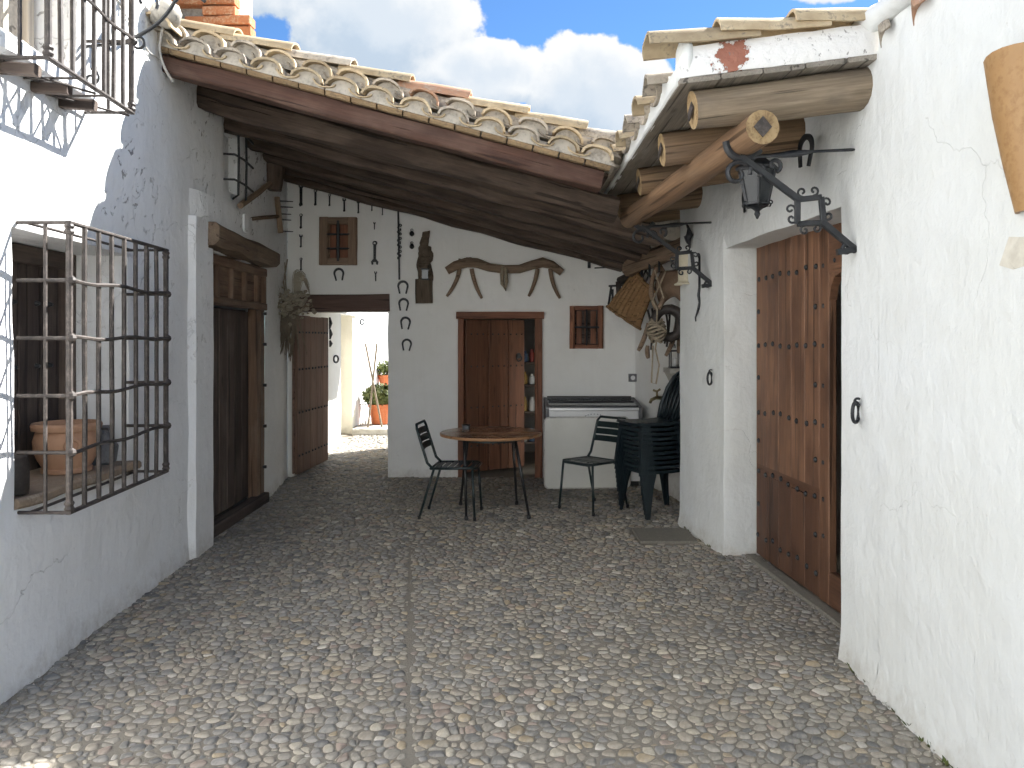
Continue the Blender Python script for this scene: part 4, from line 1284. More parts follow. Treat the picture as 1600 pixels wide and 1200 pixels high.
# reveals of the big doorway, pier end and alcove
wall('wall', (1.455, 6.62), (2.1, 6.64), 0, 2.6, [], M['white_porch'], rh, (0, 1), 0.12)
wall('wall', (1.85, 6.62), (1.425, 8.93), 0, 2.9, [], M['white_porch'], rh, (-1, -0.2), 0.09, lambda q: max(RB(1.85-q*0.18)+0.17, 2.9-q*1.6), 0.012)
wall('wall', (4.2, 1.5), (1.66, 1.5), 0, 3.9, [], M['white_right'], rh, (0, -1), 0.2)
MB().box((1.66, 1.48, 3.9), (4.2, 3.5, 3.98)).build('flat_roof', M['tile'], rh)
MB().box((1.655, 3.30, 0), (2.3, 3.845, 2.85)).build('door_reveal', M['white_right'], rh)
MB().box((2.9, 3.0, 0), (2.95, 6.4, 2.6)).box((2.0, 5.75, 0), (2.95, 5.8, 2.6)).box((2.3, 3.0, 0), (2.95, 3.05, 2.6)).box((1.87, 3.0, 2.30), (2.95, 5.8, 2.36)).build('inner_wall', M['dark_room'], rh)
# big studded door
da = Vector((1.945, 3.85, 0)); db = Vector((1.815, 5.655, 0))
du = (db-da).normalized(); dn = Vector((-du.y, du.x, 0))     # towards the yard
Ld = (db-da).length


def dp(s, z, o=0.0):
    return da+du*s+Vector((0, 0, z))+dn*o


d1 = 0.82      # meeting line of the two leaves
dl = stick('door', dp(d1+0.004, 1.16, -0.03), dp(Ld, 1.16, -0.03), 0.03, 2.28, M['door_red'], rh, (0, 0, 1))
np_ = 5; wpl = (Ld-d1-0.006)/np_
for k in range(np_):
    c = d1+0.006+wpl*(k+0.5)
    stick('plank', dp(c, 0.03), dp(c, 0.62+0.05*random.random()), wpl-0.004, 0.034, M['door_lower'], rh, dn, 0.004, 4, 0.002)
    stick('plank', dp(c, 0.69), dp(c, 2.29), wpl-0.004, 0.034, M['door_red'], rh, dn, 0.004, 6, 0.002)
stick('door_band', dp(d1+0.006, 0.66, 0.0), dp(Ld-0.002, 0.66, 0.0), 0.03, 0.07, M['door_lower'], rh, (0, 0, 1), 0.004)
studme = MB().lathe([(0.019, 0), (0.018, 0.006), (0.012, 0.013), (0.003, 0.016)], (0, 0, 0), 8).build('stud', M['iron'], None, True)
first = True


def put_stud(s, z):
    global first
    o = studme if first else studme.copy()
    if not first: C.objects.link(o)
    first = False
    o.parent = rh
    q = Matrix((du, Vector((0, 0, 1)), dn)).transposed().to_4x4()
    q.translation = dp(s, z, 0.016)-ORG[rh]
    o.matrix_local = q


for z in (0.18, 0.64, 1.08, 1.56, 2.04):
    for k in range(8):
        put_stud(d1+0.05+k*(Ld-d1-0.10)/7+random.uniform(-.012, .012), z+random.uniform(-.016, .016))
for z in (0.40, 0.86, 1.32, 1.80):
    put_stud(d1+0.05, z); put_stud(Ld-0.05, z)
# near leaf with the open wicket
d2 = stick('door', dp(d1-0.07, 0.03, 0.0), dp(d1-0.07, 2.29, 0.0), 0.125, 0.05, M['door_red'], rh, dn, 0.006, 6, 0.002)
stick('door_rail', dp(0.0, 2.14, 0.0), dp(d1-0.134, 2.14, 0.0), 0.05, 0.30, M['door_red'], rh, (0, 0, 1), 0.006, 5, 0.002)
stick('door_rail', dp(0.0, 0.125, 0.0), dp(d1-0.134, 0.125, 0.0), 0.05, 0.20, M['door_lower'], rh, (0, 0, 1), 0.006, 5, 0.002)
for z in (0.42, 0.64, 0.86, 1.08, 1.32, 1.56, 1.80, 2.04):
    put_stud(d1-0.06, z)
for k in range(4):
    put_stud(d1-0.2-k*0.12, 2.06)
MB().prism([(0, 0), (0.16, 0), (0.15, 0.0), (0.06, -0.03), (0.02, -0.08), (0, -0.16)], dp(d1-0.134, 1.992, -0.024), -du, (0, 0, 1), dn*0.046).build('wicket_corner', M['door_red'], rh)
wk = stick('wicket_door', dp(d1-0.15, 1.10, -0.07), dp(d1-0.15, 1.10, -0.07)+(-du*0.22-dn*0.50), 0.035, 1.75, M['door_old'], rh, (0, 0, 1))
for k in range(3):
    a = dp(d1-0.15, 0, -0.07)+(-du*0.22-dn*0.50)*((k+0.5)/3)+(-du*0.5+dn*0.22).normalized()*0.022
    stick('plank', a+Vector((0, 0, 0.24)), a+Vector((0, 0, 1.96)), 0.17, 0.02, M['door_plank'], rh, (-du*0.5+dn*0.22), 0.004, 3, 0.002)
MB().prof(dp(d1-0.24, 1.20, -0.055), dp(d1-0.24, 1.34, -0.055), 0.05, 0.02, dn, 0.004).prof(dp(d1-0.24, 1.25, -0.04), dp(d1-0.24, 1.29, -0.04), 0.016, 0.03, dn, 0.003).build('door_latch', M['iron_rust'], rh)
stick('door_step', dp(-0.0, -0.004, 0.06), dp(Ld, -0.004, 0.06), 0.09, 0.05, M['concrete'], rh, (0, 0, 1), 0.01, 10, 0.006)

# log eaves (one roof, with its logs, boards and tiles)


def ZB(x):
    return 2.765+0.125*(x-0.85)


rf = MB().box((1.7, 3.62, 2.93), (4.2, 7.0, 3.0)).build('roof', M['mortar'], rh)
for y, off in ((3.60, 0.0), (4.34, 0.0), (5.24, 0.02), (6.18, 0.01), (6.80, 0.0)):
    mt = M['log_grey'] if y < 4 else M['log']
    rr = 0.092 if y < 4 else 0.088
    log('log', (0.845+off, y, 2.672), (1.72, y+0.01, 2.785), rr, mt, rf, 14, 16, 0.016, rr*1.08, M['log_end'])
    mb = MB()
    mb.prism([(0.045, 0), (0, 0.052), (-0.045, 0), (0, -0.052)], (0.842+off, y, 2.672), (0, 1, 0), (0.14, 0, 0.99), (-0.008, 0, 0))
    mb.build('end_plate', M['iron_rust'], rf)
mb = MB()
for k, x in enumerate((0.76, 0.95, 1.14, 1.33, 1.52, 1.70)):
    stick('roof_board', (x+0.09, 3.47, ZB(x+0.09)+0.012), (x+0.09, 7.02, ZB(x+0.09)+0.012), 0.186, 0.024, M['board_grey'], rf, (-0.124, 0, 0.992), 0.004, 10, 0.003)
# sealing skin above boards
MB().add([(0.78, 3.50, ZB(.78)+.03), (1.9, 3.5, ZB(1.9)+.03), (1.9, 7.0, ZB(1.9)+.03), (0.78, 7.0, ZB(.78)+.03), (0.78, 3.5, ZB(.78)+.07), (1.9, 3.5, ZB(1.9)+.07), (1.9, 7.0, ZB(1.9)+.07), (0.78, 7.0, ZB(.78)+.07)],
         [(0, 3, 2, 1), (4, 5, 6, 7), (0, 1, 5, 4), (1, 2, 6, 5), (2, 3, 7, 6), (3, 0, 4, 7)]).build('mortar_bed', M['mortar'], rf)
# verge towards the viewer, peeling
n = 14
vs = []; fs = []
for i in range(n+1):
    x = 0.775+(1.70-0.775)*i/n
    for (y, z) in ((3.475, 0.027), (3.470, 0.06), (3.478, 0.11), (3.50, 0.175), (3.62, 0.175), (3.62, 0.027)):
        q = Vector((x, y, ZB(x)+z)); q += noise.noise_vector(q*9)*0.006
        vs.append(q)
for i in range(n):
    for j in range(6):
        fs.append((i*6+j, i*6+(j+1) % 6, (i+1)*6+(j+1) % 6, (i+1)*6+j))
fs.append(tuple(range(6))); fs.append(tuple(n*6+j for j in range(5, -1, -1)))
MB().add(vs, fs).build('verge', M['peel'], rf, True, auto=40)
for k, (xa, xb) in enumerate(((0.80, 1.10), (1.06, 1.42), (1.38, 1.76))):
    put_tile(caps['tile'][k % 2] if k != 2 else caps['tile'][0], (xb+0.02, 3.555, ZB(xb)+0.175), (xa, 3.555, ZB(xa)+0.185+0.02*(k > 0)), (-0.124, 0, 0.992), rf, 'cap_tile')
mb = MB().lathe([(0.03, -0.085), (0.085, -0.08), (0.095, 0.0), (0.085, 0.06), (0.05, 0.105), (0.01, 0.12)], (0.80, 3.56, ZB(.8)+0.12), 12)
mb.v = [Vector((0.80+(q.x-0.80)*0.45, q.y, q.z))+noise.noise_vector(q*12)*0.008 for q in mb.v]
mb.build('verge_end', M['white_right'], rf, True)
# white mortar edge along the eave and the covers that poke over it
mb = MB().prof((0.765, 3.5, ZB(.76)+0.045), (0.765, 7.0, ZB(.76)+0.045), 0.035, 0.085, (0, 0, 1), 0.008, 30, 0.006)
for k in range(10):
    y = 3.78+k*0.335
    out = [(-0.12, 0)]+[(math.cos(PI-PI*i/8)*0.10, 0.02+math.sin(PI*i/8)*0.06) for i in range(9)]+[(0.12, 0)]
    mb.prism(out, (0.752, y, ZB(.76)+0.06), (0, 1, 0), (0, 0, 1), (0.2, 0, 0.02))
mb.build('eave_mortar', M['white_right'], rf)
for k in range(10):
    y = 3.78+k*0.335
    for q in range(3):
        mk = random.choice(('tile', 'tile', 'tile_lichen'))
        put_tile(random.choice(tiles[mk]), (0.66+q*0.36, y+random.uniform(-.02, .02), ZB(0.66+q*.36)+0.085), (1.11+q*0.36, y, ZB(1.11+q*.36)+0.078), (-0.124, 0, 0.992), rf)
    put_tile(random.choice(tiles['tile_lichen']), (0.72, y+0.168, ZB(0.72)+0.125), (1.17, y+0.168, ZB(1.17)+0.125), (0.124, 0, -0.992), rf)
# broken tile ends buried in the wall beside the verge
for (y, z, s) in ((3.36, 2.95, 1.0), (3.08, 2.935, 1.0)):
    o = put_tile(tiles['tile_pink'][0] if y < 3.2 else tiles['tile_lichen'][1], (1.66, y, z-0.03), (1.60, y+0.03, z-0.04), (0, 0.25, 1), rf)
    o.scale = (0.10, s*0.85, s*1.0)
MB().prof((1.64, 2.95, 3.02), (1.64, 3.62, 3.06), 0.09, 0.11, (0, 0, 1), 0.035, 10, 0.015).build('plaster_roll', M['white_right'], rf, True)

# ------------------------------------------------------------------ brackets and the pole they carry
br = thing('iron_bracket', 'large scrolled black iron bracket beside the studded door, near end of the pole', 'bracket', (1.645, 3.69, 2.03), 'brackets carrying the pole')


def bp(px, py):
    return at(px, py, 3.69)


mb = MB()
for a, b_ in ((( 1156, 243), (1248, 312)), ((1283, 346), (1338, 392))):
    mb.prof(bp(*a), bp(*b_), 0.030, 0.030, (0, 1, 0), 0.004)
for a, b_ in (((1246, 312), (1283, 308)), ((1283, 308), (1287, 348)), ((1287, 348), (1246, 350)), ((1246, 350), (1246, 312))):
    mb.prof(bp(*a), bp(*b_), 0.026, 0.022, (0, 1, 0), 0.003)
mb.build('arm', M['iron'], br)
mb = MB()
ax, bz = Vector((1, 0, 0)), Vector((0, 0, 1))
for (px, py, sgx, sgz, vert) in ((1253, 300, -1, 1, 0), (1272, 298, 1, 1, 0), (1292, 316, 1, 1, 1), (1294, 337, 1, -1, 1), (1235, 327, -1, 1, 1), (1237, 342, -1, -1, 1), (1257, 360, -1, -1, 0), (1276, 357, 1, -1, 0)):
    c = bp(px, py)
    a1, b1 = (ax*sgx, bz*sgz) if not vert else (bz*sgz, ax*sgx)
    MB().tube(spiral(c, a1, b1, 0.024, 0.007, -PI*0.55, PI*1.45, 12), 0.0058, 5).build('scroll', M['iron'], br)
MB().tube(spiral(bp(1152, 272), -ax, bz, 0.062, 0.02, PI*0.75, -PI*1.2, 18), [0.013]*19, 6, flat=0.7).build('scroll', M['iron'], br)
MB().tube(spiral(bp(1186, 268), ax, bz, 0.045, 0.014, PI*1.1, -PI*0.6, 14), 0.011, 6).build('scroll', M['iron'], br)
MB().tube(spiral(bp(1210, 258), ax, bz, 0.035, 0.012, -PI*0.4, PI*1.4, 12), 0.010, 6).build('scroll', M['iron'], br)
pc = Vector((1.125, 3.62, 2.565))
mb = MB().tube([Vector((1.115, 3.69, 2.55))+Vector((math.cos(t)*0.088, 0, math.sin(t)*0.088)) for t in [PI*1.0+PI*0.85*i/10 for i in range(11)]], 0.012, 6, flat=1.6)
mb.build('cradle', M['iron'], br)
sp = MB().tube([bp(1150, 246), bp(1205, 243), bp(1222, 242), bp(1240, 240), bp(1258, 238), bp(1268, 237), bp(1330, 234), bp(1341, 233)], [0.014, 0.014, 0.020, 0.026, 0.018, 0.010, 0.011, 0.003], 8, flat=0.6)
sp.build('spike', M['iron'], br, True, auto=60)
MB().tube(spiral(bp(1322, 390)+Vector((0, -0.005, 0)), ax, bz, 0.03, 0.008, 0, PI*2.4, 14), 0.010, 6).prof(bp(1308, 394), bp(1345, 388), 0.03, 0.03, (0, 1, 0), 0.004).build('foot', M['iron'], br)
br2 = copy_tree(br)
br2.location = (1.545, 5.92, 2.02)
br2['label'] = 'smaller looking scrolled black iron bracket on the pier, far end of the pole'

po = log('round_pole', (1.135, 3.48, 2.562), (0.925, 6.06, 2.548), 0.078, M['pole'], None, 14, 16, 0.006, 0.074, M['log_end'])
tag(po, 'honey brown round pole resting on the two iron brackets under the eaves', 'pole')
MB().prism([(0.042, 0), (0, 0.048), (-0.042, 0), (0, -0.048)], (-0.001, 0, 0), (0, 1, 0), (0, 0, 1), (-0.007, 0, 0)).build('end_plate', M['iron_rust'], po, world=False)

# hexagonal lantern
lz = Vector((1.255, 3.93, 2.525))
lt = thing('hanging_lantern', 'black hexagonal iron lantern hanging behind the large bracket', 'lantern', tuple(lz+Vector((0, 0, -0.3))))


def hexa(r, z, rot=0.3):
    return [lz+Vector((math.cos(rot+k*PI/3)*r, math.sin(rot+k*PI/3)*r, z)) for k in range(6)]


top, bot = hexa(0.098, -0.06), hexa(0.058, -0.235)
mb = MB()
for k in range(6):
    mb.tube([top[k], bot[k]], 0.007, 5)
    mb.tube([top[k], top[(k+1) % 6]], 0.008, 5); mb.tube([bot[k], bot[(k+1) % 6]], 0.007, 5)
mb.build('frame', M['iron'], lt)
for k in range(6):
    c = (top[k]+bot[(k+1) % 6])/2
    pn = MB().add([p+(lz-p).normalized()*0.0 for p in (top[k], top[(k+1) % 6], bot[(k+1) % 6], bot[k])]+[p+Vector((lz.x-p.x, lz.y-p.y, 0)).normalized()*0.004 for p in (top[k], top[(k+1) % 6], bot[(k+1) % 6], bot[k])],
                  [(0, 1, 2, 3), (7, 6, 5, 4), (0, 4, 5, 1), (1, 5, 6, 2), (2, 6, 7, 3), (3, 7, 4, 0)])
    pn.build('pane', M['glass'], lt)
mb = MB().lathe([(0.112, -0.06), (0.112, -0.05), (0.07, -0.02), (0.035, 0.01), (0.02, 0.02), (0.012, 0.05)], lz, 6)
mb.build('cap', M['iron'], lt)
MB().tube([lz+Vector((0, 0, 0.05)), lz+Vector((0, 0.12, 0.12))], 0.007, 6).build('hanger', M['iron'], lt)
MB().lathe([(0.058, -0.245), (0.03, -0.255), (0.012, -0.27), (0.016, -0.285), (0.004, -0.31)], lz, 8).build('finial', M['iron'], lt)
mb = MB()
for k in range(6):
    d_ = (bot[k]-lz); d_.z = 0; d_.normalize()
    mb.tube(spiral(bot[k]+d_*0.014, d_, bz, 0.016, 0.005, PI*1.2, -PI*0.6, 10), 0.004, 5)
mb.build('scroll', M['iron'], lt)
MB().lathe([(0.008, -0.2), (0.012, -0.19), (0.012, -0.13), (0.02, -0.11), (0.012, -0.08), (0.004, -0.07)], lz, 10).build('bulb', M['enamel'], lt, True)


# ------------------------------------------------------------------ rings, horseshoes and tools on walls
def ring(loc, nrm, label):
    loc = Vector(loc); nrm = Vector(nrm).normalized(); t = Vector((0, 0, 1)).cross(nrm)
    o = thing('hitching_ring', label, 'iron ring', tuple(loc), 'hitching rings')
    MB().tube(spiral(loc+nrm*0.022-Vector((0, 0, 0.03)), (t*0.75+nrm*0.66).normalized(), (0, 0, 1), 0.048, 0.048, 0, 2*PI, 18)[:-1], 0.0085, 7, closed=True).build('loop', M['iron'], o, True)
    MB().tube(spiral(loc+nrm*0.012+Vector((0, 0, 0.02)), nrm, (0, 0, 1), 0.016, 0.016, -PI*0.7, PI*0.7, 10), 0.006, 6).build('staple', M['iron'], o)
    return o


ring((1.642, 3.62, 1.285), (-1, 0, 0), 'rusty iron ring on the white wall just right of the studded door')
ring((1.535, 5.88, 1.33), (-1, -0.12, 0), 'iron ring on the white pier left of the studded door')


def horseshoe_mesh(w, h, bar, th):
    mb = MB()
    out = []
    n = 16
    P = []
    for i in range(n+1):
        t = PI*1.0*(-0.13+1.26*i/n)
        P.append((math.cos(t)*w/2, math.sin(t)*w/2))
    P = [(P[0][0]*0.74, -(h-w/2))]+P+[(P[-1][0]*0.74, -(h-w/2))]
    inner = []
    for i, (a, c) in enumerate(P):
        tx, tz = (P[min(i+1, len(P)-1)][0]-P[max(i-1, 0)][0], P[min(i+1, len(P)-1)][1]-P[max(i-1, 0)][1])
        l = math.hypot(tx, tz); nx, nz = -tz/l, tx/l
        bw = bar*(0.72+0.38*math.sin(PI*i/(len(P)-1)))
        inner.append((a+nx*bw, c+nz*bw))
    N = len(P)
    vs = []
    for y in (0, -th):
        vs += [(a, y, c) for a, c in P]+[(a, y, c) for a, c in inner]
    fs = []
    for i in range(N-1):
        fs += [(i, i+1, N+i+1, N+i), (2*N+i, 3*N+i, 3*N+i+1, 2*N+i+1), (i, 2*N+i, 2*N+i+1, i+1), (N+i, N+i+1, 3*N+i+1, 3*N+i)]
    fs += [(0, N, 3*N, 2*N), (N-1, 3*N-1, 4*N-1, 2*N-1)]
    return MB().add(vs, fs)


hs_src = None


def horseshoe(loc, label, rot=(0, 0, 0), s=1.0, group='horseshoes on the porch wall'):
    global hs_src
    if hs_src is None:
        hs_src = horseshoe_mesh(0.125, 0.15, 0.024, 0.012).build('horseshoe', M['iron_rust'], None)
        hs_src.data.materials[0] = M['iron']
        o = hs_src
    else:
        o = hs_src.copy(); C.objects.link(o)
    tag(o, label, 'horseshoe', group)
    o.location = loc; o.rotation_euler = rot; o.scale = (s, 1, s)
    return o


WF = BY-0.012
for (px, py, lab, s) in ((630, 447, 'largest horseshoe, topmost in the column right of the passage', 1.05), (631, 474, 'second horseshoe from the top in the column right of the passage', 1.0),
                         (634, 503, 'third horseshoe down in the column right of the passage', 1.0), (636, 537, 'lowest horseshoe in the column right of the passage', 0.95),
                         (530, 427, 'single horseshoe right under the small barred window', 1.0)):
    p = at(px, py, BY); horseshoe((p.x, WF, p.z), lab, (0, random.uniform(-.08, .08), 0), s)
horseshoe((1.555, 4.05, 2.61), 'horseshoe hung over the spike of the large bracket', (0, R(8), R(-80)), 1.15, 'horseshoes under the log eaves')
horseshoe((1.575, 5.15, 2.56), 'horseshoe on the white wall below the log eaves, left of the lantern', (0, R(-6), R(-88)), 1.15, 'horseshoes under the log eaves')


def spanner(px, py, L, kind, label):
    p = at(px, py, BY)
    o = thing('spanner', label, 'spanner', (p.x, WF, p.z), 'old spanners hung on the porch wall')
    w = L*0.16
    mb = MB()
    mb.prof((0, -0.008, -L*0.40), (0, -0.008, L*0.38), w*0.72, 0.010, (0, 1, 0), 0.003, 2, 0, 1.15)
    mb.build('shaft', M['iron'], o, world=False)
    if kind in ('ring', 'comb'):
        MB().tube(spiral((0, -0.008, L*0.42), (1, 0, 0), (0, 0, 1), w*0.55, w*0.55, 0, 2*PI, 12)[:-1], w*0.28, 6, closed=True, flat=0.6).build('ring_head', M['iron'], o, world=False)
    else:
        MB().prism([(-w*.8, 0), (-w*.9, w*1.2), (-w*.35, w*1.25), (-w*.3, w*.5), (w*.3, w*.5), (w*.4, w*1.25), (w*.85, w*1.1), (w*.8, 0)], (0, -0.003, L*0.34), (1, 0, 0), (0, 0, 1), (0, -0.011, 0)).build('jaw', M['iron'], o, world=False)
    if kind == 'comb':
        MB().prism([(-w*.4, 0), (-w*1.1, -w*.8), (-w*.9, -w*1.8), (-w*.45, -w*1.6), (-w*.4, -w*.9), (w*.4, -w*.9), (w*.45, -w*1.6), (w*.9, -w*1.8), (w*1.1, -w*.8), (w*.4, 0)], (0, -0.003, -L*0.34), (1, 0, 0), (0, 0, 1), (0, -0.011, 0)).build('jaw', M['iron'], o, world=False)
    elif kind != 'bar':
        MB().prism([(-w*.36, 0), (-w*.6, -w*.6), (-w*.3, -w*1.1), (w*.5, -w*.7), (w*.36, 0)], (0, -0.003, -L*0.36), (1, 0, 0), (0, 0, 1), (0, -0.011, 0)).build('tip', M['iron'], o, world=False)
    return o


ordi = ['largest spanner, at the left end of', 'second spanner from the left in', 'third spanner from the left in', 'middle spanner of', 'fifth spanner from the left in', 'sixth spanner from the left in', 'smallest spanner, at the right end of']
for i, (px, py, L, kd) in enumerate(((471, 305, 0.25, 'ring'), (493.5, 309, 0.18, 'ring'), (515.5, 313, 0.135, 'ring'), (538.5, 321, 0.145, 'jaw'), (560.5, 324, 0.14, 'jaw'), (581.5, 323, 0.10, 'ring'), (598, 330, 0.095, 'jaw'))):
    spanner(px, py, L, kd, ordi[i]+' the row just under the porch beams')
for i, (px, py, L, kd) in enumerate(((471, 346, 0.165, 'ring'), (471, 377, 0.14, 'jaw'), (471, 413, 0.14, 'ring'))):
    spanner(px, py, L, kd, ['upper', 'middle', 'lowest'][i]+' spanner of the three in the column left of the small barred window')
for i, (px, py, L, kd) in enumerate(((585.5, 354, 0.09, 'bar'), (586, 394, 0.24, 'comb'), (587.5, 433, 0.12, 'bar'))):
    spanner(px, py, L, kd, ['short flat spanner at the top of', 'long open ended spanner in the middle of', 'plain flat spanner at the foot of'][i]+' the column right of the small barred window')

# hanging rod with knobs
p = at(624, 380, BY)
rd = thing('chain_rod', 'tall thin iron rod wound with knobbly chain links beside the horseshoe column', 'iron rod', (p.x, WF-0.01, p.z))
MB().tube([at(622, 318, BY-0.03), at(624, 437, BY-0.03)], 0.011, 6).build('rod', M['iron'], rd)
for k in range(16):
    q = at(624, 352+k*3.4, BY-0.03)
    MB().tube(spiral(q+Vector(((-1)**k*0.012, 0, 0)), (math.cos(k), math.sin(k)*0.6, 0), (0, 0.2, 1), 0.013, 0.013, 0, 2*PI, 8)[:-1], 0.006, 5, closed=True).build('link', M['iron'], rd)
for (py, lab) in ((365, 'upper of two small dark iron bells left of the carved trunk'), (385, 'lower of two small dark iron bells left of the carved trunk')):
    q = at(643.5, py, BY-0.03)
    o = thing('bell', lab, 'bell', tuple(q), 'little bells on the porch wall')
    MB().lathe([(0.006, 0.03), (0.02, 0.022), (0.028, 0.0), (0.026, -0.016), (0.012, -0.028), (0.004, -0.032)], q, 12).build('body', M['iron'], o, True)
    MB().tube(spiral(q+Vector((0, 0, 0.04)), (1, 0, 0), (0, 0, 1), 0.014, 0.014, 0, 2*PI, 10)[:-1], 0.004, 5, closed=True).build('loop', M['iron'], o)

# carved trunk shelf with little lamp
q = at(664, 420, BY)
ct = thing('carved_trunk', 'rough carved tree trunk bracket hanging on the porch wall left of the yoke', 'wall carving', (q.x, BY, q.z))
mb = MB().tube([at(664+1.5*math.sin(i*0.7), 438-76*i/22, BY-0.04) for i in range(23)], [0.088-0.0010*i-(0.026 if i > 15 else 0) for i in range(23)], 14, flat=0.6, up=(0, 1, 0))
mb.v = [v+noise.noise_vector(v*22)*0.022+noise.noise_vector(v*8)*0.012 for v in mb.v]
mb.build('trunk', M['bark'], ct)
stick('trunk_base', at(663, 474, BY-0.05), at(663, 436, BY-0.05), 0.19, 0.11, M['bark'], ct, (0, 1, 0), 0.02, 6, 0.016)
q = at(664.5, 428, BY-0.13)
MB().box(q+Vector((-0.035, -0.03, -0.055)), q+Vector((0.035, 0.03, 0.045))).build('lamp_glass', M['freezer_glass'], ct)
MB().box(q+Vector((-0.045, -0.04, -0.068)), q+Vector((0.045, 0.04, -0.055))).build('lamp_base', M['iron'], ct)
MB().box(q+Vector((-0.045, -0.04, 0.045)), q+Vector((0.045, 0.04, 0.06))).build('lamp_frame', M['iron'], ct)

# yoke
q = at(788, 420, BY)
yk = thing('ox_yoke', 'curved grey brown wooden ox yoke with four prongs above the plank door', 'yoke', (q.x, BY, q.z))
YY = BY-0.06
path = [(698, 423), (712, 415), (730, 410), (745, 411), (765, 418), (788, 421), (812, 420), (832, 414), (848, 410), (862, 414), (878, 426)]
mb = MB().tube([at(a, b_, YY) for a, b_ in path], [0.048, 0.055, 0.062, 0.058, 0.052, 0.05, 0.05, 0.055, 0.06, 0.052, 0.045], 10, flat=0.85, up=(0, 1, 0))
mb.v = [v+noise.noise_vector(v*7)*0.008 for v in mb.v]
mb.build('beam', M['old_wood'], yk, True, auto=60)
for prong in (((718, 420), (716, 440), (698, 463)), ((737, 420), (741, 445), (753, 466)), ((840, 420), (838, 440), (826, 463)), ((860, 420), (862, 445), (875, 466))):
    pts = bez(*[at(a, b_, YY+0.01) for a, b_ in prong], 7)
    MB().tube(pts, [0.026, 0.026, 0.025, 0.024, 0.023, 0.021, 0.019, 0.015], 7, flat=0.7, up=(0, 1, 0)).build('prong', M['old_wood'], yk, True)
for (a, b_) in ((718, 404), (735, 402), (858, 407)):
    MB().tube([at(a, b_+8, YY), at(a, b_, YY)], [0.012, 0.014], 6).build('peg', M['old_wood'], yk)
mb = MB().tube([at(786, 416, YY-0.03), at(784, 430, YY-0.05), at(785, 444, YY-0.05), at(789, 453, YY-0.04), at(791, 440, YY-0.05), at(790, 418, YY-0.05)], 0.022, 7)
mb.v = [v+noise.noise_vector(v*20)*0.01 for v in mb.v]
mb.build('strap', M['rope'], yk, True)
o = MB().prof(at(920.5, 408, BY-.02), at(920.5, 419, BY-.02), 0.034, 0.03, (0, 1, 0), 0.008).tube([at(920.5, 408, BY-.02), at(920.5, 403, BY-.005)], 0.006, 5).build('padlock', M['iron'], None)
tag(o, 'small black iron padlock hung just under the porch beam ends', 'padlock')
o = MB().tube([at(929, 419, BY-.02), at(960, 417, BY-.02)], 0.008, 5).tube([at(945, 418, BY-.02), at(945, 412, BY-.02)], 0.014, 6).build('iron_tool', M['iron'], None)
tag(o, 'short flat iron bar with a knob on the wall under the beam ends', 'iron bar')

# plough piece and rake in the left corner
q = at(415, 300, 7.7)
pl = thing('wooden_mallet', 'dark wooden block on a slanting handle high in the left porch corner', 'farm tool', tuple(q))
stick('head', at(431, 257, 7.72), at(429, 297, 7.72), 0.15, 0.14, M['beam_dark'], pl, (0, 1, 0), 0.02, 6, 0.012, 0.8)
stick('handle', at(423, 286, 7.72), at(376, 321, 6.62), 0.05, 0.05, M['old_wood'], pl, (0, 0, 1), 0.015, 5, 0.008)
rk = thing('wooden_rake', 'wooden rake with iron tines hanging sideways in the left porch corner', 'rake', tuple(at(435, 335, 7.9)))
stick('head', at(433, 308, 7.9), at(438, 364, 7.9), 0.055, 0.05, M['old_wood'], rk, (0, 1, 0), 0.015, 4, 0.006)
stick('handle', at(435, 338, 7.9), at(383, 343, 6.85), 0.035, 0.035, M['old_wood'], rk, (0, 0, 1), 0.014, 6, 0.006)
for (py, L) in ((314, 20), (323, 20), (334, 17), (343, 17), (361, 20)):
    MB().tube([at(436, py, 7.9), at(438+L, py+1, 7.95)], [0.010, 0.005], 5).build('tine', M['iron'], rk)

# dried bunch on the corner
q = at(456, 470, 8.45)
df = thing('dried_bunch', 'hanging bunch of dried flowers and grasses beside the passage lintel', 'dried flowers', tuple(q))
random.seed(21)
mb = MB()
for k in range(64):
    a = at(random.gauss(455, 7), random.uniform(460, 478), 8.42)
    b_ = at(random.gauss(440, 9)+random.uniform(0, 12), random.uniform(505, 572), 8.48+random.uniform(-.06, .06))
    mb.tube(bez(a, (a+b_)/2+Vector((random.uniform(-.05, .03), 0, 0.02)), b_, 4), [0.006, 0.012, 0.013, 0.010, 0.003], 4, flat=0.4)
mb.build('grasses', M['dry_stem'], df)
mb = MB()
for k in range(130):
    c = at(random.gauss(459, 15), random.gauss(474, 11), 8.40+random.uniform(-.08, .05))
    r_ = random.uniform(0.015, 0.035)
    v0 = len(mb.v)
    mb.lathe([(r_*0.3, -r_*.7), (r_, -r_*0.2), (r_*0.9, r_*.4), (r_*0.3, r_*.6)], c, 6)
    for i in range(v0, len(mb.v)): mb.v[i] = mb.v[i]+noise.noise_vector(mb.v[i]*40)*0.014
mb.build('flower_heads', M['dry_flower'], df, kind='stuff')
mb = MB()
for k2 in range(90):
    k = k2*40/90
    a = at(462+random.uniform(-4, 6), 470, 8.42)
    m_ = at(452+k*0.55, 408+random.uniform(-3, 6), 8.45)
    b_ = at(468+k*0.42, 432+random.uniform(-8, 10)+max(0, k-20)*1.2, 8.45)
    mb.tube(bez(a, m_, b_, 5), [0.004, 0.004, 0.004, 0.004, 0.003, 0.002], 3)
mb.build('straw_fan', M['dry_flower'], df)
MB().tube([at(447, 480, 8.5), at(443, 440, 8.5), at(449, 405, 8.5)], 0.008, 5).tube([at(449, 480, 8.5), at(446, 440, 8.5), at(445, 410, 8.5)], 0.006, 5).build('twigs', M['dry_stem'], df)
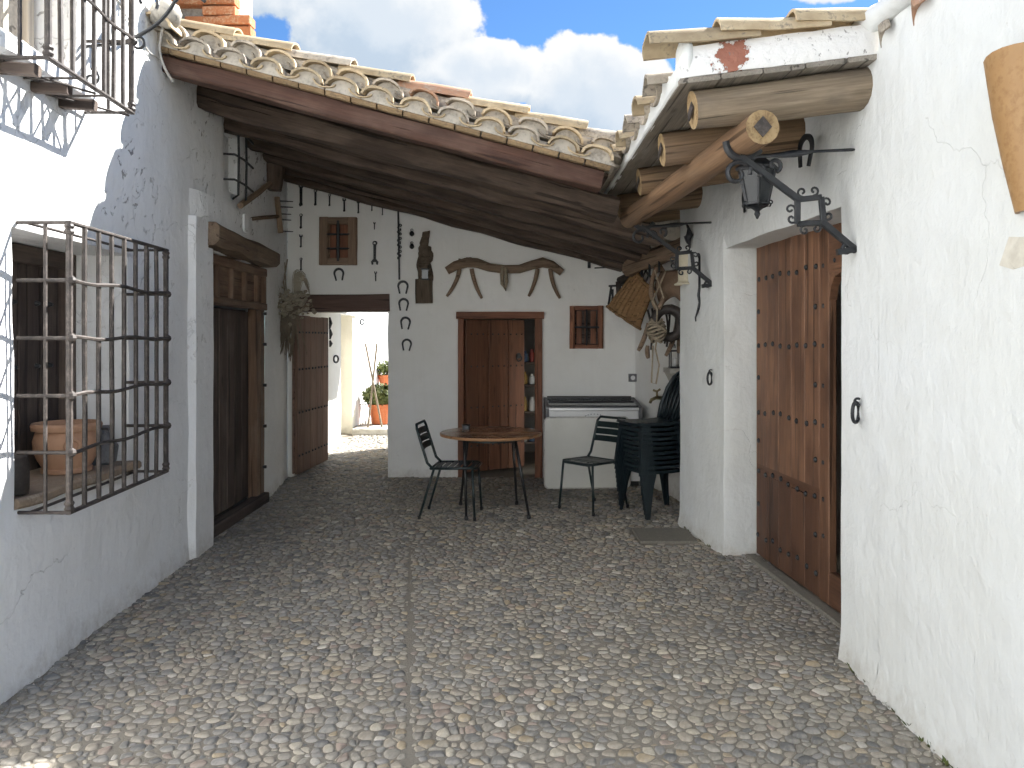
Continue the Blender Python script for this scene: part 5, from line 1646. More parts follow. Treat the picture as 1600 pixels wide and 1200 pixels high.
mb = MB().prof(at(458, 482, 8.35), at(487, 476, 8.45), 0.10, 0.045, (0, 0, 1), 0.01, 8, 0.012)
mb.build('bark_piece', M['bark'], df)

# ------------------------------------------------------------------ harness and baskets on the alcove wall


def wx_al(y):
    return 1.85-(y-6.62)*(0.425/2.31)


bs = thing('woven_pannier', 'ribbed tan woven esparto pannier hanging in the porch corner', 'basket', tuple(at(985, 465, 8.05)))
# curved sheet with ribs running down
vs = []; fs = []
cn = [at(1003, 418, 8.20), at(1023, 456, 7.75), at(1003, 515, 7.80), at(952, 480, 8.25)]     # top-left.. as seen
NU, NV = 40, 10
for i in range(NU+1):
    for j in range(NV+1):
        a = i/NU; c = j/NV
        top_ = cn[3]*(1-a)+cn[2]*a          # lower edge
        up_ = (cn[0]+Vector((-0.06, 0, -0.03)))*(1-a)+cn[1]*a
        p_ = up_*(1-c)+top_*c
        rib = abs(math.sin(a*PI*8))**0.6
        p_ = p_+Vector((-0.5, -0.8, 0.15)).normalized()*(0.10*math.sin(PI*a)+0.028*rib+0.05*math.sin(PI*c*0.7))
        p_ = p_+noise.noise_vector(p_*12)*0.008
        vs.append(p_)
for i in range(NU):
    for j in range(NV):
        k = i*(NV+1)+j
        fs.append((k, k+1, k+NV+2, k+NV+1))
o = MB().add(vs, fs).build('ribbed_side', M['straw'], bs, True)
sm = o.modifiers.new('thickness', 'SOLIDIFY'); sm.thickness = 0.02
mb = MB().tube([vs[i*(NV+1)+NV] for i in range(NU+1)], 0.016, 6).tube([vs[i*(NV+1)] for i in range(NU+1)], 0.018, 6)
mb.build('rim', M['straw'], bs, True)
mb = MB()
for k in range(7):
    a = vs[int(NU*k/7)*(NV+1)]; mb.tube([a, a+Vector((0.05, 0.03, 0.09)), a+Vector((0.10, 0.05, 0.02))], 0.012, 5)
mb.build('back_bundle', M['leather'], bs, True)

bm2 = thing('hanging_timber', 'thick old beam slung along the wall above the pannier', 'timber', tuple(at(1020, 400, 7.5)))
stick('timber', at(980, 418, 8.15), at(1072, 384, 6.75), 0.13, 0.17, M['old_wood'], bm2, (0, 0, 1), 0.035, 10, 0.03)
for (px, py, y) in ((1003, 398, 7.8), (1015, 396, 7.5), (1030, 390, 7.3)):
    MB().tube([at(px, py-10, y), at(px, py+34, y-0.1)], 0.012, 6).build('peg', M['iron'], bm2)

sd = thing('pack_saddle', 'wooden pack saddle frame laced with pale cord in a cross', 'saddle', tuple(at(1030, 450, 7.3)))
A = [at(1025, 420, 7.25), at(1013, 478, 7.2), at(1027, 482, 7.05)]
mb = MB().tube(bez(at(1028, 415, 7.3), at(1008, 452, 7.2), at(1026, 482, 7.0), 8), 0.024, 7).tube(bez(at(1030, 415, 7.3), at(1053, 446, 7.2), at(1029, 482, 7.0), 8), 0.024, 7)
mb.build('frame', M['old_wood'], sd, True)
mb = MB().tube([at(1023, 422, 7.1), at(1037, 466, 7.0)], 0.008, 5).tube([at(1040, 424, 7.1), at(1020, 470, 7.0), at(1027, 482, 6.98), at(1026, 500, 6.98)], 0.008, 5)
mb.build('cord', M['rope'], sd)
mb = MB()
vs = []; NU, NV = 14, 10
for i in range(NU+1):
    for j in range(NV+1):
        a = i/NU; c = j/NV
        p_ = at(1032+a*38, 424+c*52-10*math.sin(PI*a)*c, 7.25-0.35*a)+Vector((-0.06*math.sin(PI*c), -0.08*math.sin(PI*a), 0))
        vs.append(p_+noise.noise_vector(p_*10)*0.02)
fs = [(i*(NV+1)+j, i*(NV+1)+j+1, (i+1)*(NV+1)+j+1, (i+1)*(NV+1)+j) for i in range(NU) for j in range(NV)]
o = MB().add(vs, fs).build('leather_pad', M['brown_leather'], sd, True)
o.modifiers.new('thickness', 'SOLIDIFY').thickness = 0.03
hc = thing('horse_collar', 'dark leather horse collar with hanging straps below the saddle', 'harness', tuple(at(1035, 500, 7.1)))
mb = MB().tube(spiral(at(1044, 505, 7.05), (0.9, -0.4, 0), (0, 0, 1), 0.13, 0.13, 0, 2*PI, 18)[:-1], 0.045, 8, closed=True)
mb.v = [v+noise.noise_vector(v*9)*0.02 for v in mb.v]
mb.build('collar', M['leather'], hc, True)
mb = MB()
for k in range(7):
    a = at(1012+k*7, 478+random.uniform(0, 12), 7.15); b_ = at(1014+k*6+random.uniform(-4, 4), 520+random.uniform(0, 28), 7.15)
    mb.tube(bez(a, (a+b_)/2+Vector((random.uniform(-.06, .06), 0, 0)), b_, 5), 0.016, 5, flat=0.35)
mb.build('straps', M['leather'], hc, True)
rb = thing('rope_ball', 'round net of pale coiled rope hanging under the laced saddle', 'rope', tuple(at(1026, 518, 6.95)))
mb = MB()
c0 = at(1026, 517, 6.95)
for k in range(9):
    t = -0.9+k*0.225
    rr = 0.085*math.sqrt(max(0.05, 1-t*t*0.85))
    mb.tube([c0+Vector((math.cos(a)*rr, math.sin(a)*rr*0.7, t*0.095+0.018*math.sin(a*2+k))) for a in [2*PI*i/14 for i in range(14)]], 0.0125, 5, closed=True)
mb.build('coil', M['rope'], rb, True)
MB().tube([at(1026, 500, 6.96), c0+Vector((0, 0, 0.08))], 0.008, 5).tube([c0+Vector((0.0, 0, -0.08)), at(1024, 545, 7.0), at(1030, 570, 7.0), at(1025, 600, 7.02), at(1018, 598, 7.02), at(1020, 540, 7.03)], 0.008, 5).build('rope_end', M['rope'], rb)
for i, (pr_, lab) in enumerate(((((1013, 505), (1008, 530), (997, 548)), 'curved pale wooden prong left of the rope ball'), (((1058, 495), (1056, 530), (1040, 556)), 'long curved wooden prong right of the rope ball'), (((1061, 500), (1062, 530), (1060, 552)), 'straight wooden prong against the pier edge'), (((1012, 540), (1010, 550), (1013, 560)), 'short dark wooden peg under the harness straps'))):
    o = MB().tube(bez(*[at(a, b_, 7.2) for a, b_ in pr_], 7), [0.02, 0.024, 0.026, 0.027, 0.027, 0.026, 0.024, 0.018], 7, flat=0.8).build('wooden_prong', M['old_wood'], None, True)
    tag(o, lab, 'prong', 'wooden prongs in the harness corner')
o = MB().tube([at(951, 447, 8.55), at(975, 446, 8.55)], 0.012, 5).tube([at(955, 448, 8.55), at(951, 475, 8.55), at(953, 485, 8.55), at(957, 475, 8.55), at(957, 452, 8.55)], 0.013, 6).build('iron_tongs', M['iron'], None)
tag(o, 'dark iron tongs hanging at the far left of the harness', 'tongs')
o = MB().tube([at(968, 440, 8.45), at(985, 432, 8.35), at(1000, 424, 8.25)], 0.05, 8).tube([at(966, 440, 8.4), at(967, 462, 8.4)], 0.03, 6).tube([at(980, 438, 8.35), at(980, 456, 8.35)], 0.026, 6).build('leather_halter', M['leather'], None, True)
tag(o, 'black leather halter bundled behind the pannier rim', 'harness')

# corbel, little lantern, tap
cbx = wx_al(7.45)
o = MB()
q = at(1028, 590, 7.45)
vs = []
for (w, d_, z) in ((0.06, 0.05, -0.40), (0.075, 0.075, -0.32), (0.09, 0.11, -0.20), (0.10, 0.15, -0.10), (0.14, 0.17, -0.05), (0.15, 0.18, -0.045), (0.15, 0.18, 0.0)):
    for (a, b_) in ((-1, 0), (1, 0), (1, 1), (-1, 1)):
        vs.append((cbx-0.02-b_*d_, 7.45+a*w, 1.32+z))
fs = [(r*4+k, r*4+(k+1) % 4, (r+1)*4+(k+1) % 4, (r+1)*4+k) for r in range(6) for k in range(4)]+[(0, 1, 2, 3), (27, 26, 25, 24)]
o = MB().add(vs, fs).build('stone_corbel', M['stone_white'], None, True, auto=35)
tag(o, 'small pale stone corbel shelf on the alcove wall behind the stacked chairs', 'corbel')
q = Vector((cbx-0.12, 7.45, 1.32))
ll = thing('table_lantern', 'small black framed lantern standing on the stone corbel', 'lantern', tuple(q))
MB().box(q+Vector((-0.05, -0.05, 0)), q+Vector((0.05, 0.05, 0.015))).box(q+Vector((-0.05, -0.05, 0.16)), q+Vector((0.05, 0.05, 0.175))).build('frame', M['iron'], ll)
mb = MB()
for a in (-1, 1):
    for b_ in (-1, 1):
        mb.prof(q+Vector((a*0.043, b_*0.043, 0.015)), q+Vector((a*0.043, b_*0.043, 0.16)), 0.01, 0.01, (1, 0, 0), 0.001)
mb.build('corner_rod', M['iron'], ll)
MB().lathe([(0.02, 0.016), (0.02, 0.10), (0.004, 0.11)], q, 10).build('candle', M['enamel'], ll, True)
MB().tube(spiral(q+Vector((0, 0, 0.20)), (0, 1, 0), (0, 0, 1), 0.03, 0.03, -0.2, PI+0.2, 8), 0.004, 5).build('handle', M['iron'], ll)
q = at(1014, 622, 8.0); tx = wx_al(8.0)
tp = thing('water_tap', 'old brass garden tap on the alcove wall beside the freezer', 'tap', (tx, 8.0, q.z))
MB().tube([(tx+0.02, 8.0, q.z), (tx-0.10, 7.98, q.z+0.005), (tx-0.15, 7.97, q.z-0.015), (tx-0.165, 7.965, q.z-0.05)], [0.022, 0.018, 0.017, 0.015], 8).build('spout', M['brass'], tp, True)
MB().tube([(tx-0.09, 7.98, q.z), (tx-0.09, 7.98, q.z+0.07)], 0.011, 8).tube([(tx-0.13, 7.98, q.z+0.085), (tx-0.09, 7.98, q.z+0.07), (tx-0.055, 7.98, q.z+0.095)], 0.012, 6).build('handle', M['brass'], tp, True)
q = at(988, 590, BY)
sk = thing('wall_socket', 'small grey electric socket on the wall above the freezer', 'socket', (q.x, BY, q.z))
MB().prof((q.x-.045, BY-0.02, q.z), (q.x+.045, BY-0.02, q.z), 0.05, 0.09, (0, 0, 1), 0.008).build('box', M['grey_cloth'], sk)
MB().tube([(q.x, BY-0.043, q.z), (q.x, BY-0.048, q.z)], 0.026, 14).build('face', M['steel'], sk)

# ceramic cylinder and iron hooks at the pier corner
q = at(1073, 420, 6.50)
cy = thing('ceramic_shade', 'cream ceramic cylinder with flared rim hanging at the pier corner', 'ceramic shade', tuple(q))
MB().lathe([(0.07, 0.14), (0.075, 0.14), (0.073, -0.10), (0.080, -0.115), (0.105, -0.128), (0.105, -0.138), (0.075, -0.13), (0.066, -0.10), (0.064, 0.13)], q, 20).build('body', M['ceramic'], cy, True, auto=40)
MB().tube([q+Vector((0, 0, 0.14)), q+Vector((0, 0, 0.19)), q+Vector((0.10, 0, 0.20))], 0.008, 6).build('hanger', M['iron'], cy)
q = at(1093, 430, 6.15)
st = thing('iron_hook', 'long flat black iron hook strap on the pier under the far bracket', 'hook', tuple(q))
MB().tube([q+Vector((0.0, 0.02, 0.16)), q+Vector((-0.01, 0, 0.17)), q+Vector((0.0, 0, 0.14))], 0.012, 6).tube([q+Vector((0, 0, 0.15)), q+Vector((0, 0, -0.10)), q+Vector((-0.008, 0, -0.16)), q+Vector((0.004, 0, -0.22)), q+Vector((-0.018, 0, -0.30)), q+Vector((-0.032, 0, -0.34)), q+Vector((-0.03, 0, -0.37))], [0.014, 0.016, 0.017, 0.019, 0.012, 0.009, 0.007], 6, flat=0.6).build('strap', M['iron'], st, True)
q = at(1076, 376, 6.3)
o = MB().tube([q+Vector((0.0, 0.1, 0.16)), q+Vector((0, 0, 0.10)), q+Vector((0.01, 0, 0.05)), q+Vector((-0.02, 0, 0.0)), q+Vector((-0.03, 0, 0.03)), q+Vector((0.0, 0, 0.04)), q+Vector((0.01, 0, -0.06))], [0.008, 0.012, 0.03, 0.034, 0.012, 0.02, 0.01], 7).build('iron_hook', M['iron'], None, True)
tag(o, 'short black iron hook hanging just above the cream ceramic cylinder', 'hook')
o = MB().tube([at(1003, 396, 7.9), at(1001, 402, 7.9), at(1004, 405, 7.9), at(1003, 410, 7.9)], 0.006, 5).build('iron_hook', M['iron'], None)
tag(o, 'tiny bent iron hook on the wall between the porch beam ends', 'hook')

# wall lamp made of a clay tile, on the right wall
q = Vector((1.55, 2.40, 2.45))
me = None
mb = MB()
N = 12
for (k, w, z) in ((0, 0.160, 2.49), (0.33, 0.135, 2.33), (0.66, 0.105, 2.17), (1.0, 0.07, 2.01)):
    for (dw) in (0, -0.013):
        for j in range(N+1):
            a = PI*j/N
            mb.v.append(Vector((1.69-math.sin(a)*(w+dw)*0.95, 2.46+math.cos(a)*(w+dw), z+0.03*math.sin(a)*(1 if k == 0 else 0))))
W2 = N+1
for r in range(3):
    for j in range(N):
        a = r*2*W2+j
        mb.f.append((a, a+1, a+2*W2+1, a+2*W2)); mb.f.append((a+W2, a+3*W2, a+3*W2+1, a+W2+1))
for r in (0, 3):
    for j in range(N):
        a = r*2*W2+j; mb.f.append((a, a+1, a+W2+1, a+W2))
o = mb.build('tile_lamp', M['clay_lamp'], None, True, auto=50)
tag(o, 'ochre half round clay tile wall lamp at the right edge of the picture', 'wall lamp')

# ------------------------------------------------------------------ furniture
tb = thing('round_table', 'round brown laminate table on thin dark legs in the porch', 'table', (-0.195, 7.08, 0))
c = (-0.195, 7.08, 0)
MB().lathe([(0.455, 0.716), (0.468, 0.720), (0.47, 0.726), (0.47, 0.738), (0.467, 0.741), (0.455, 0.7415)], c, 56).build('table_edge', M['table_edge'], tb, True, auto=40)
MB().lathe([(0.44, 0.730), (0.463, 0.7425), (0.462, 0.7445), (0.01, 0.7448)], c, 56).build('table_top', M['laminate'], tb, True, auto=30)
MB().lathe([(0.30, 0.680), (0.31, 0.680), (0.31, 0.716), (0.30, 0.716)], c, 32).build('apron', M['green_metal'], tb)
for (tx, ty, bx, by) in ((-0.23, -0.22, -0.21, -0.29), (0.22, -0.20, 0.345, -0.25), (-0.22, 0.22, -0.30, 0.31), (0.20, 0.22, 0.24, 0.33)):
    t0 = Vector(c)+Vector((tx, ty, 0.715)); t1 = Vector(c)+Vector((bx, by, 0.03))
    l = MB().tube([t0, t1], [0.016, 0.0115], 10).build('leg', M['black_plastic'], tb, True)
    MB().lathe([(0.018, 0), (0.02, 0.012), (0.014, 0.035)], (t1.x, t1.y, 0.004), 10).build('foot', M['black_plastic'], l, True)
p = Vector((-0.435, 7.28, 0.745))
at_o = thing('ashtray', 'small dark round ashtray on the left side of the table', 'ashtray', tuple(p))
MB().lathe([(0.034, 0), (0.038, 0.006), (0.038, 0.042), (0.030, 0.042), (0.028, 0.012), (0.01, 0.01)], p, 18).build('bowl', M['freezer_glass'], at_o, True, auto=40)
MB().lathe([(0.039, 0.035), (0.041, 0.038), (0.041, 0.046), (0.036, 0.048)], p, 18).build('rim', M['black_plastic'], at_o, True)


def metal_chair():
    t = thing('metal_chair', 'dark green slatted metal chair pulled up left of the round table', 'chair', (0, 0, 0), 'metal garden chairs')
    w, dep, sz = 0.19, 0.20, 0.445
    mt = M['green_metal']
    # seat hoop
    loop = [(-w, dep, sz), (-w, -dep+.04, sz+0.008), (-w+.04, -dep, sz), (w-.04, -dep, sz), (w, -dep+.04, sz+0.008), (w, dep, sz)]
    MB().tube(loop, 0.012, 8).tube([(-w, dep, sz), (w, dep, sz)], 0.011, 8).build('seat_frame', mt, t, True, False)
    for k in range(6):
        y = -dep+0.045+k*0.062
        b_ = MB().prof((-w+0.004, y, sz+0.006+0.006*math.sin(k)), (w-0.004, y, sz+0.006+0.006*math.sin(k)), 0.048, 0.006, (0, 0, 1), 0.002)
        b_.build('seat_slat', mt, t, False, False)
    # back hoop
    hb = [(-w, dep-.02, sz), (-w, dep+0.03, sz+0.05), (-w+0.003, dep+0.085, sz+0.22), (-w+0.006, dep+0.125, sz+0.35), (-w+0.035, dep+0.135, sz+0.385), (w-0.035, dep+0.135, sz+0.385), (w-0.006, dep+0.125, sz+0.35), (w-0.003, dep+0.085, sz+0.22), (w, dep+0.03, sz+0.05), (w, dep-.02, sz)]
    MB().tube(hb, 0.0125, 8).build('back_frame', mt, t, True, False)
    for z in (0.185, 0.25, 0.315):
        f = lambda zz: dep+0.085+(zz-0.22)*0.31
        vs = []
        for i in range(7):
            x = -w+0.006+(2*w-0.012)*i/6; bow = 0.018*math.sin(PI*i/6)
            for (dz, dy) in ((-0.027, 0), (0.027, 0), (0.027, 0.006), (-0.027, 0.006)):
                vs.append((x, f(z+dz)+bow+dy-0.003, sz+z+dz))
        fs = [(i*4+j, i*4+(j+1) % 4, i*4+4+(j+1) % 4, i*4+4+j) for i in range(6) for j in range(4)]+[(0, 1, 2, 3), (27, 26, 25, 24)]
        MB().add(vs, fs).build('back_slat', mt, t, False, False)
    for (x, y, bx, by) in ((-w+.01, -dep+.03, -w-0.02, -dep+.005), (w-.01, -dep+.03, w+0.02, -dep+.005), (-w+.005, dep-.03, -w-0.015, dep+0.10), (w-.005, dep-.03, w+0.015, dep+0.10)):
        l = MB().tube([(x, y, sz), (bx, by, 0.012)], 0.0115, 8).build('leg', mt, t, True, False)
        MB().tube([(bx, by, 0.03), (bx, by, 0.0)], 0.015, 8).build('foot', M['black_plastic'], l, True, False)
    return t


mc = metal_chair()
mc.location = (-0.50, 6.95, 0.012); mc.rotation_euler = (0, 0, R(84))
mc2 = copy_tree(mc)
mc2.location = (0.73, 7.19, 0.012); mc2.rotation_euler = (0, 0, R(-47))
mc2['label'] = 'dark green slatted metal chair in front of the leaning white board'


def plastic_chair():
    t = thing('plastic_chair', '', 'chair', (0, 0, 0), 'stacked dark green plastic chairs')
    mt = M['green_plastic']
    # seat shell with skirt
    NU, NV = 8, 10
    vs = []
    for i in range(NU+1):
        for j in range(NV+1):
            x = (i/NU-0.5)*0.42*(1.0-0.12*(j/NV)); y = -0.22+0.44*j/NV
            z = 0.425-0.018*math.cos((i/NU-0.5)*PI)-0.01*math.sin(PI*j/NV)+0.0
            vs.append(Vector((x, y, z)))
    fs = [(i*(NV+1)+j, (i+1)*(NV+1)+j, (i+1)*(NV+1)+j+1, i*(NV+1)+j+1) for i in range(NU) for j in range(NV)]
    border = [i*(NV+1) for i in range(NU+1)]+[NU*(NV+1)+j for j in range(1, NV+1)]+[i*(NV+1)+NV for i in range(NU-1, -1, -1)]+[j for j in range(NV-1, 0, -1)]
    n0 = len(vs)
    for k in border:
        p = vs[k]; vs.append(Vector((p.x*1.05, p.y*1.04, p.z-0.026)))
    nb = len(border)
    fs += [(border[k], border[(k+1) % nb], n0+(k+1) % nb, n0+k) for k in range(nb)]
    o = MB().add(vs, fs).build('seat', mt, t, True, False, auto=50)
    o.modifiers.new('thickness', 'SOLIDIFY').thickness = 0.004
    # back shell: frame and five upright slats
    f = lambda z: 0.215+(z-0.42)*0.30+0.06*((z-0.42)/0.45)**2
    hb = [(-0.19, f(.42), .42), (-0.205, f(.55), .55), (-0.20, f(.70), .70), (-0.16, f(.82), .82), (-0.07, f(.868), .868), (0.07, f(.868), .868), (0.16, f(.82), .82), (0.20, f(.70), .70), (0.205, f(.55), .55), (0.19, f(.42), .42)]
    MB().tube(hb, 0.020, 6, flat=0.7).build('back_frame', mt, t, True, False)
    for k in range(6):
        x = -0.15+k*0.06
        ztop_ = 0.86-0.6*x*x*2
        MB().tube([(x*0.85, f(.44)-.005, .44), (x, f(.62), .62), (x, f(ztop_), ztop_)], 0.021, 6, flat=0.22, up=(0, 1, 0)).build('back_slat', mt, t, True, False)
    for (sx, sy) in ((-1, -1), (1, -1), (-1, 1), (1, 1)):
        tx, ty = sx*0.20*(1 if sy < 0 else 0.93), sy*0.205
        bx, by = sx*0.235, sy*0.25+(0.03 if sy > 0 else 0)
        vs = []
        for (k, ww) in ((0, 0.085), (0.35, 0.055), (1.0, 0.035)):
            cx_, cy_, cz = tx+(bx-tx)*k, ty+(by-ty)*k, 0.42*(1-k)
            for (a, b_) in ((0, 0), (-sx*ww, 0), (-sx*ww, -sy*0.006), (-sx*0.006, -sy*0.006), (-sx*0.006, -sy*ww), (0, -sy*ww)):
                vs.append((cx_+a, cy_+b_, cz))
        fs = [(r*6+k, r*6+(k+1) % 6, (r+1)*6+(k+1) % 6, (r+1)*6+k) for r in range(2) for k in range(6)]+[(5, 4, 3, 2, 1, 0), (12, 13, 14, 15, 16, 17)]
        MB().add(vs, fs).build('leg', mt, t, False, False)
    return t


pcs = plastic_chair()
words = ['lowest', 'second from the bottom', 'third from the bottom', 'fourth from the bottom', 'fifth from the bottom', 'middle one', 'fifth from the top', 'fourth from the top', 'third from the top', 'second from the top', 'topmost']
for i in range(11):
    o = pcs if i == 0 else copy_tree(pcs)
    dirv = Vector((math.sin(R(-68)), -math.cos(R(-68)), 0))
    # each chair sits a little forward of the one below
    o.location = Vector((1.322, 7.05, 0.012))+dirv*(0.006*i)+Vector((random.uniform(-.003, .003), random.uniform(-.003, .003), 0.0425*i))
    o.rotation_euler = (0, 0, R(-68)+random.uniform(-.012, .012))
    o['label'] = 'dark green plastic chair, %s of the stack by the white pier' % words[i]

# freezer
fz = thing('chest_freezer', 'white ice cream chest freezer with sliding glass lid against the porch wall', 'freezer', (0.86, 8.6, 0))
X0, X1, Ya, Yb = at(853, 0, 8.32).x, at(1003, 0, 8.32).x, 8.32, 8.87
MB().box((X0+0.01, Ya+0.01, 0.06), (X1-0.01, Yb, 0.825)).build('body', M['enamel'], fz)
MB().box((X0+0.03, Ya+0.03, 0.012), (X1-0.03, Yb-0.03, 0.059)).build('plinth', M['black_plastic'], fz)
MB().prof((X0+0.035, Ya, 0.842), (X1-0.035, Ya, 0.842), 0.03, 0.036, (0, 0, 1), 0.006).build('front_rail', M['steel'], fz)
for x, s in ((X0+0.016, 1), (X1-0.016, -1)):
    MB().prism([(0, 0), (0, 0.17), (0.02, 0.19), (0.55, 0.25), (0.55, 0)], (x-0.018, Ya-0.012, 0.68), (0, 1, 0), (0, 0, 1), (0.036, 0, 0)).build('side_cap', M['grey_cloth'], fz)
MB().prism([(0, 0), (0, 0.008), (0.54, 0.062), (0.54, 0.054)], (X0+0.036, Ya+0.005, 0.86), (0, 1, 0), (0, 0, 1), (X1-X0-0.072, 0, 0)).build('glass_lid', M['freezer_glass'], fz)
MB().prof((X0+0.036, Yb-0.02, 0.925), (X1-0.036, Yb-0.02, 0.925), 0.05, 0.04, (0, 0, 1), 0.008).prof((X0+0.04, Ya+0.30, 0.905), (X1-0.04, Ya+0.30, 0.905), 0.02, 0.014, (0, 0, 1), 0.004).prof((X0+0.036, Ya+0.02, 0.873), (X1-0.036, Ya+0.02, 0.873), 0.03, 0.016, (0, 0, 1), 0.004).build('lid_rail', M['black_plastic'], fz)
MB().box((X0+0.001, Ya-0.010, 0.70), (X0+0.045, Ya+0.008, 0.855)).build('corner_trim', M['steel'], fz)
mb = MB()
cl = Vector((at(929, 0, 8.32).x, Ya+0.006, at(0, 655, 8.32).z))
for k in range(9):
    a = PI*(0.86-0.72*k/8)
    q = cl+Vector((math.cos(a)*0.125, 0, math.sin(a)*0.055))
    t = Vector((math.sin(a), 0, -math.cos(a)*0.55)).normalized()
    for (s0, h0) in ((-0.006, 0.012), (0.004, 0.010)):
        mb.prof(q+t*s0-Vector((0, 0, h0*.5)), q+t*s0+Vector((0, 0, h0*.5)), 0.0035, 0.002, (0, 1, 0), 0.0003)
    mb.prof(q-t*0.007, q+t*0.006, 0.0022, 0.0032, (0, 0, 1), 0.0003)
mb.build('lettering', M['grey_print'], fz)
MB().prism([(-0.13, 0.0), (-0.03, 0.012), (0.05, 0.018), (0.06, 0.008), (0.0, -0.004), (-0.12, -0.008)], cl+Vector((0, 0.004, 0.0)), (1, 0, 0), (0, 0, 1), (0, -0.003, 0)).build('logo', M['black_plastic'], fz)

# leaning board
wb = thing('white_board', 'large off white table top with rounded corners leaning on the freezer', 'board', (0.8, 8.2, 0))


def rrect(w, h, r, n=5):
    out = []
    for (cx, cy, a0) in ((w-r, r, -PI/2), (w-r, h-r, 0), (r, h-r, PI/2), (r, r, PI)):
        for i in range(n+1):
            a = a0+PI/2*i/n
            out.append((cx+math.cos(a)*r, cy+math.sin(a)*r))
    return out


wb_u = Vector((1, 0.07, 0.0)).normalized(); wb_v = Vector((0, 0.075, 1)).normalized()
b0 = Vector((at(851, 0, 8.2).x, 8.17, 0.012))
bw_ = at(985, 0, 8.2).x-b0.x
MB().prism(rrect(bw_, 0.745, 0.05), b0, wb_u, wb_v, (0, 0.022, 0)).build('panel', M['white_board'], wb)
pts = [b0+wb_u*a+wb_v*b_+Vector((0, 0.011, 0)) for a, b_ in rrect(bw_, 0.745, 0.05)]
MB().tube(pts, 0.0135, 6, closed=True, up=(0, 1, 0)).build('edge_band', M['cable'], wb, True)

# ------------------------------------------------------------------ yard beyond the passage
bc = thing('rear_yard_wall', 'sunlit white wall of the rear yard seen through the passage', 'wall', (-2.7, 14, 0))
wall('wall_face', (-2.60, 11.62), (-2.62, 11.75), 0, 3.0, [], M['white_left'], bc, (1, 0), 0.12)
MB().box((-3.4, 11.75, 0), (-2.95, 13.0, 3.0)).build('doorway_back', M['cream'], bc)
MB().box((-3.4, 13.0, 0), (-2.70, 13.25, 2.0)).build('door_jamb', M['cream'], bc)
MB().box((-3.4, 11.6, 2.0), (-2.66, 13.28, 3.0)).build('door_head', M['white_left'], bc)
wall('wall_face', (-2.70, 13.25), (-2.62, 17.6), 0, 3.0, [], M['white_left'], bc, (1, 0), 0.12)
MB().box((-3.4, 11.6, 2.95), (-2.62, 17.6, 3.05)).build('coping', M['tile'], bc)
wf = thing('rear_yard_wall', 'far shaded wall closing the rear yard', 'wall', (0, 17.8, 0))
wall('wall_face', (-3.4, 17.6), (3.0, 17.6), 0, 2.6, [], M['white_left'], wf, (0, -1), 0.15)
MB().prof((-2.66, 13.05, 0.05), (-0.9, 13.05, 0.05), 0.55, 0.11, (0, 0, 1), 0.015, 8, 0.006).build('stone_step', M['stone_white'], None)
stp = bpy.data.objects['stone_step']; tag(stp, 'low pale stone step in the sun beyond the passage', 'step')
MB().box((-3.2, 13.32, -0.2), (1.5, 17.6, 0.095)).build('terrace', M['grout'], None)['kind'] = 'structure'


def pot(loc, s, label, leafcount, seed):
    random.seed(seed)
    t = thing('potted_plant', label, 'potted plant', loc, 'pots in the rear yard')
    MB().lathe([(0.135*s, 0), (0.15*s, 0.01), (0.195*s, 0.30*s), (0.215*s, 0.305*s), (0.22*s, 0.36*s), (0.20*s, 0.36*s), (0.19*s, 0.30*s), (0.1*s, 0.28*s)], loc, 24).build('pot', M['terracotta_red'], t, True, auto=40)
    mb = MB(); c = Vector(loc)+Vector((0, 0, 0.52*s))
    for k in range(leafcount):
        d_ = Vector((random.gauss(0, 1), random.gauss(0, 1), random.gauss(0, 0.8))).normalized()
        p = c+Vector((d_.x*0.30*s, d_.y*0.30*s, d_.z*0.20*s))*random.uniform(0.45, 1.05)
        a = Vector((random.gauss(0, 1), random.gauss(0, 1), random.gauss(0, 1))).normalized()
        b_ = a.cross(d_).normalized() if a.cross(d_).length > 0.01 else a
        L = random.uniform(0.04, 0.075)*s
        mb.add([p-a*L, p+b_*L*0.45+d_*0.01, p+a*L, p-b_*L*0.45], [(0, 1, 2), (0, 2, 3)])
    mb.build('foliage', M['leaf'], t, kind='stuff')
    mb = MB()
    for k in range(7):
        mb.tube([Vector(loc)+Vector((random.uniform(-.06, .06), random.uniform(-.06, .06), 0.26*s)), c+Vector((random.uniform(-.2, .2), random.uniform(-.2, .2), random.uniform(-.05, .12)))], 0.006, 4)
    mb.build('stem', M['dry_stem'], t)
    return t


pot((at(594, 0, 13.6).x, 13.6, 0.10), 0.98, 'leafy green plant in an orange terracotta pot beyond the passage', 1100, 5)
pot((at(604, 0, 15.3).x, 15.3, 0.60), 0.8, 'smaller orange pot raised behind the leafy potted plant', 400, 6)
MB().box((at(604, 0, 15.3).x-0.3, 15.05, 0.095), (at(604, 0, 15.3).x+0.4, 15.6, 0.60)).build('plant_stand', M['white_left'], None)
tag(bpy.data.objects['plant_stand'], 'low white plinth under the raised pot in the rear yard', 'plinth')
cp = thing('crossed_poles', 'pair of thin crossed wooden poles standing in front of the potted plant', 'poles', tuple(at(580, 668, 13.1)))
MB().tube([at(571, 537, 13.0), at(597, 668, 13.0)], 0.017, 6).build('pole', M['dry_stem'], cp)
MB().tube([at(589, 537, 13.05), at(575, 668, 12.95)], 0.017, 6).build('pole', M['dry_stem'], cp)
MB().tube([at(571, 538, 13.0), at(589, 538, 13.0)], 0.006, 5).build('tie', M['dry_stem'], cp)
gd = thing('wire_guard', 'low thin iron rail standing in front of the rear yard wall', 'rail', tuple(at(565, 665, 13.3)))
for px in (563, 567, 571):
    MB().tube([at(px, 632, 13.3), at(px, 663, 13.3)], 0.008, 5).build('rod', M['iron'], gd)
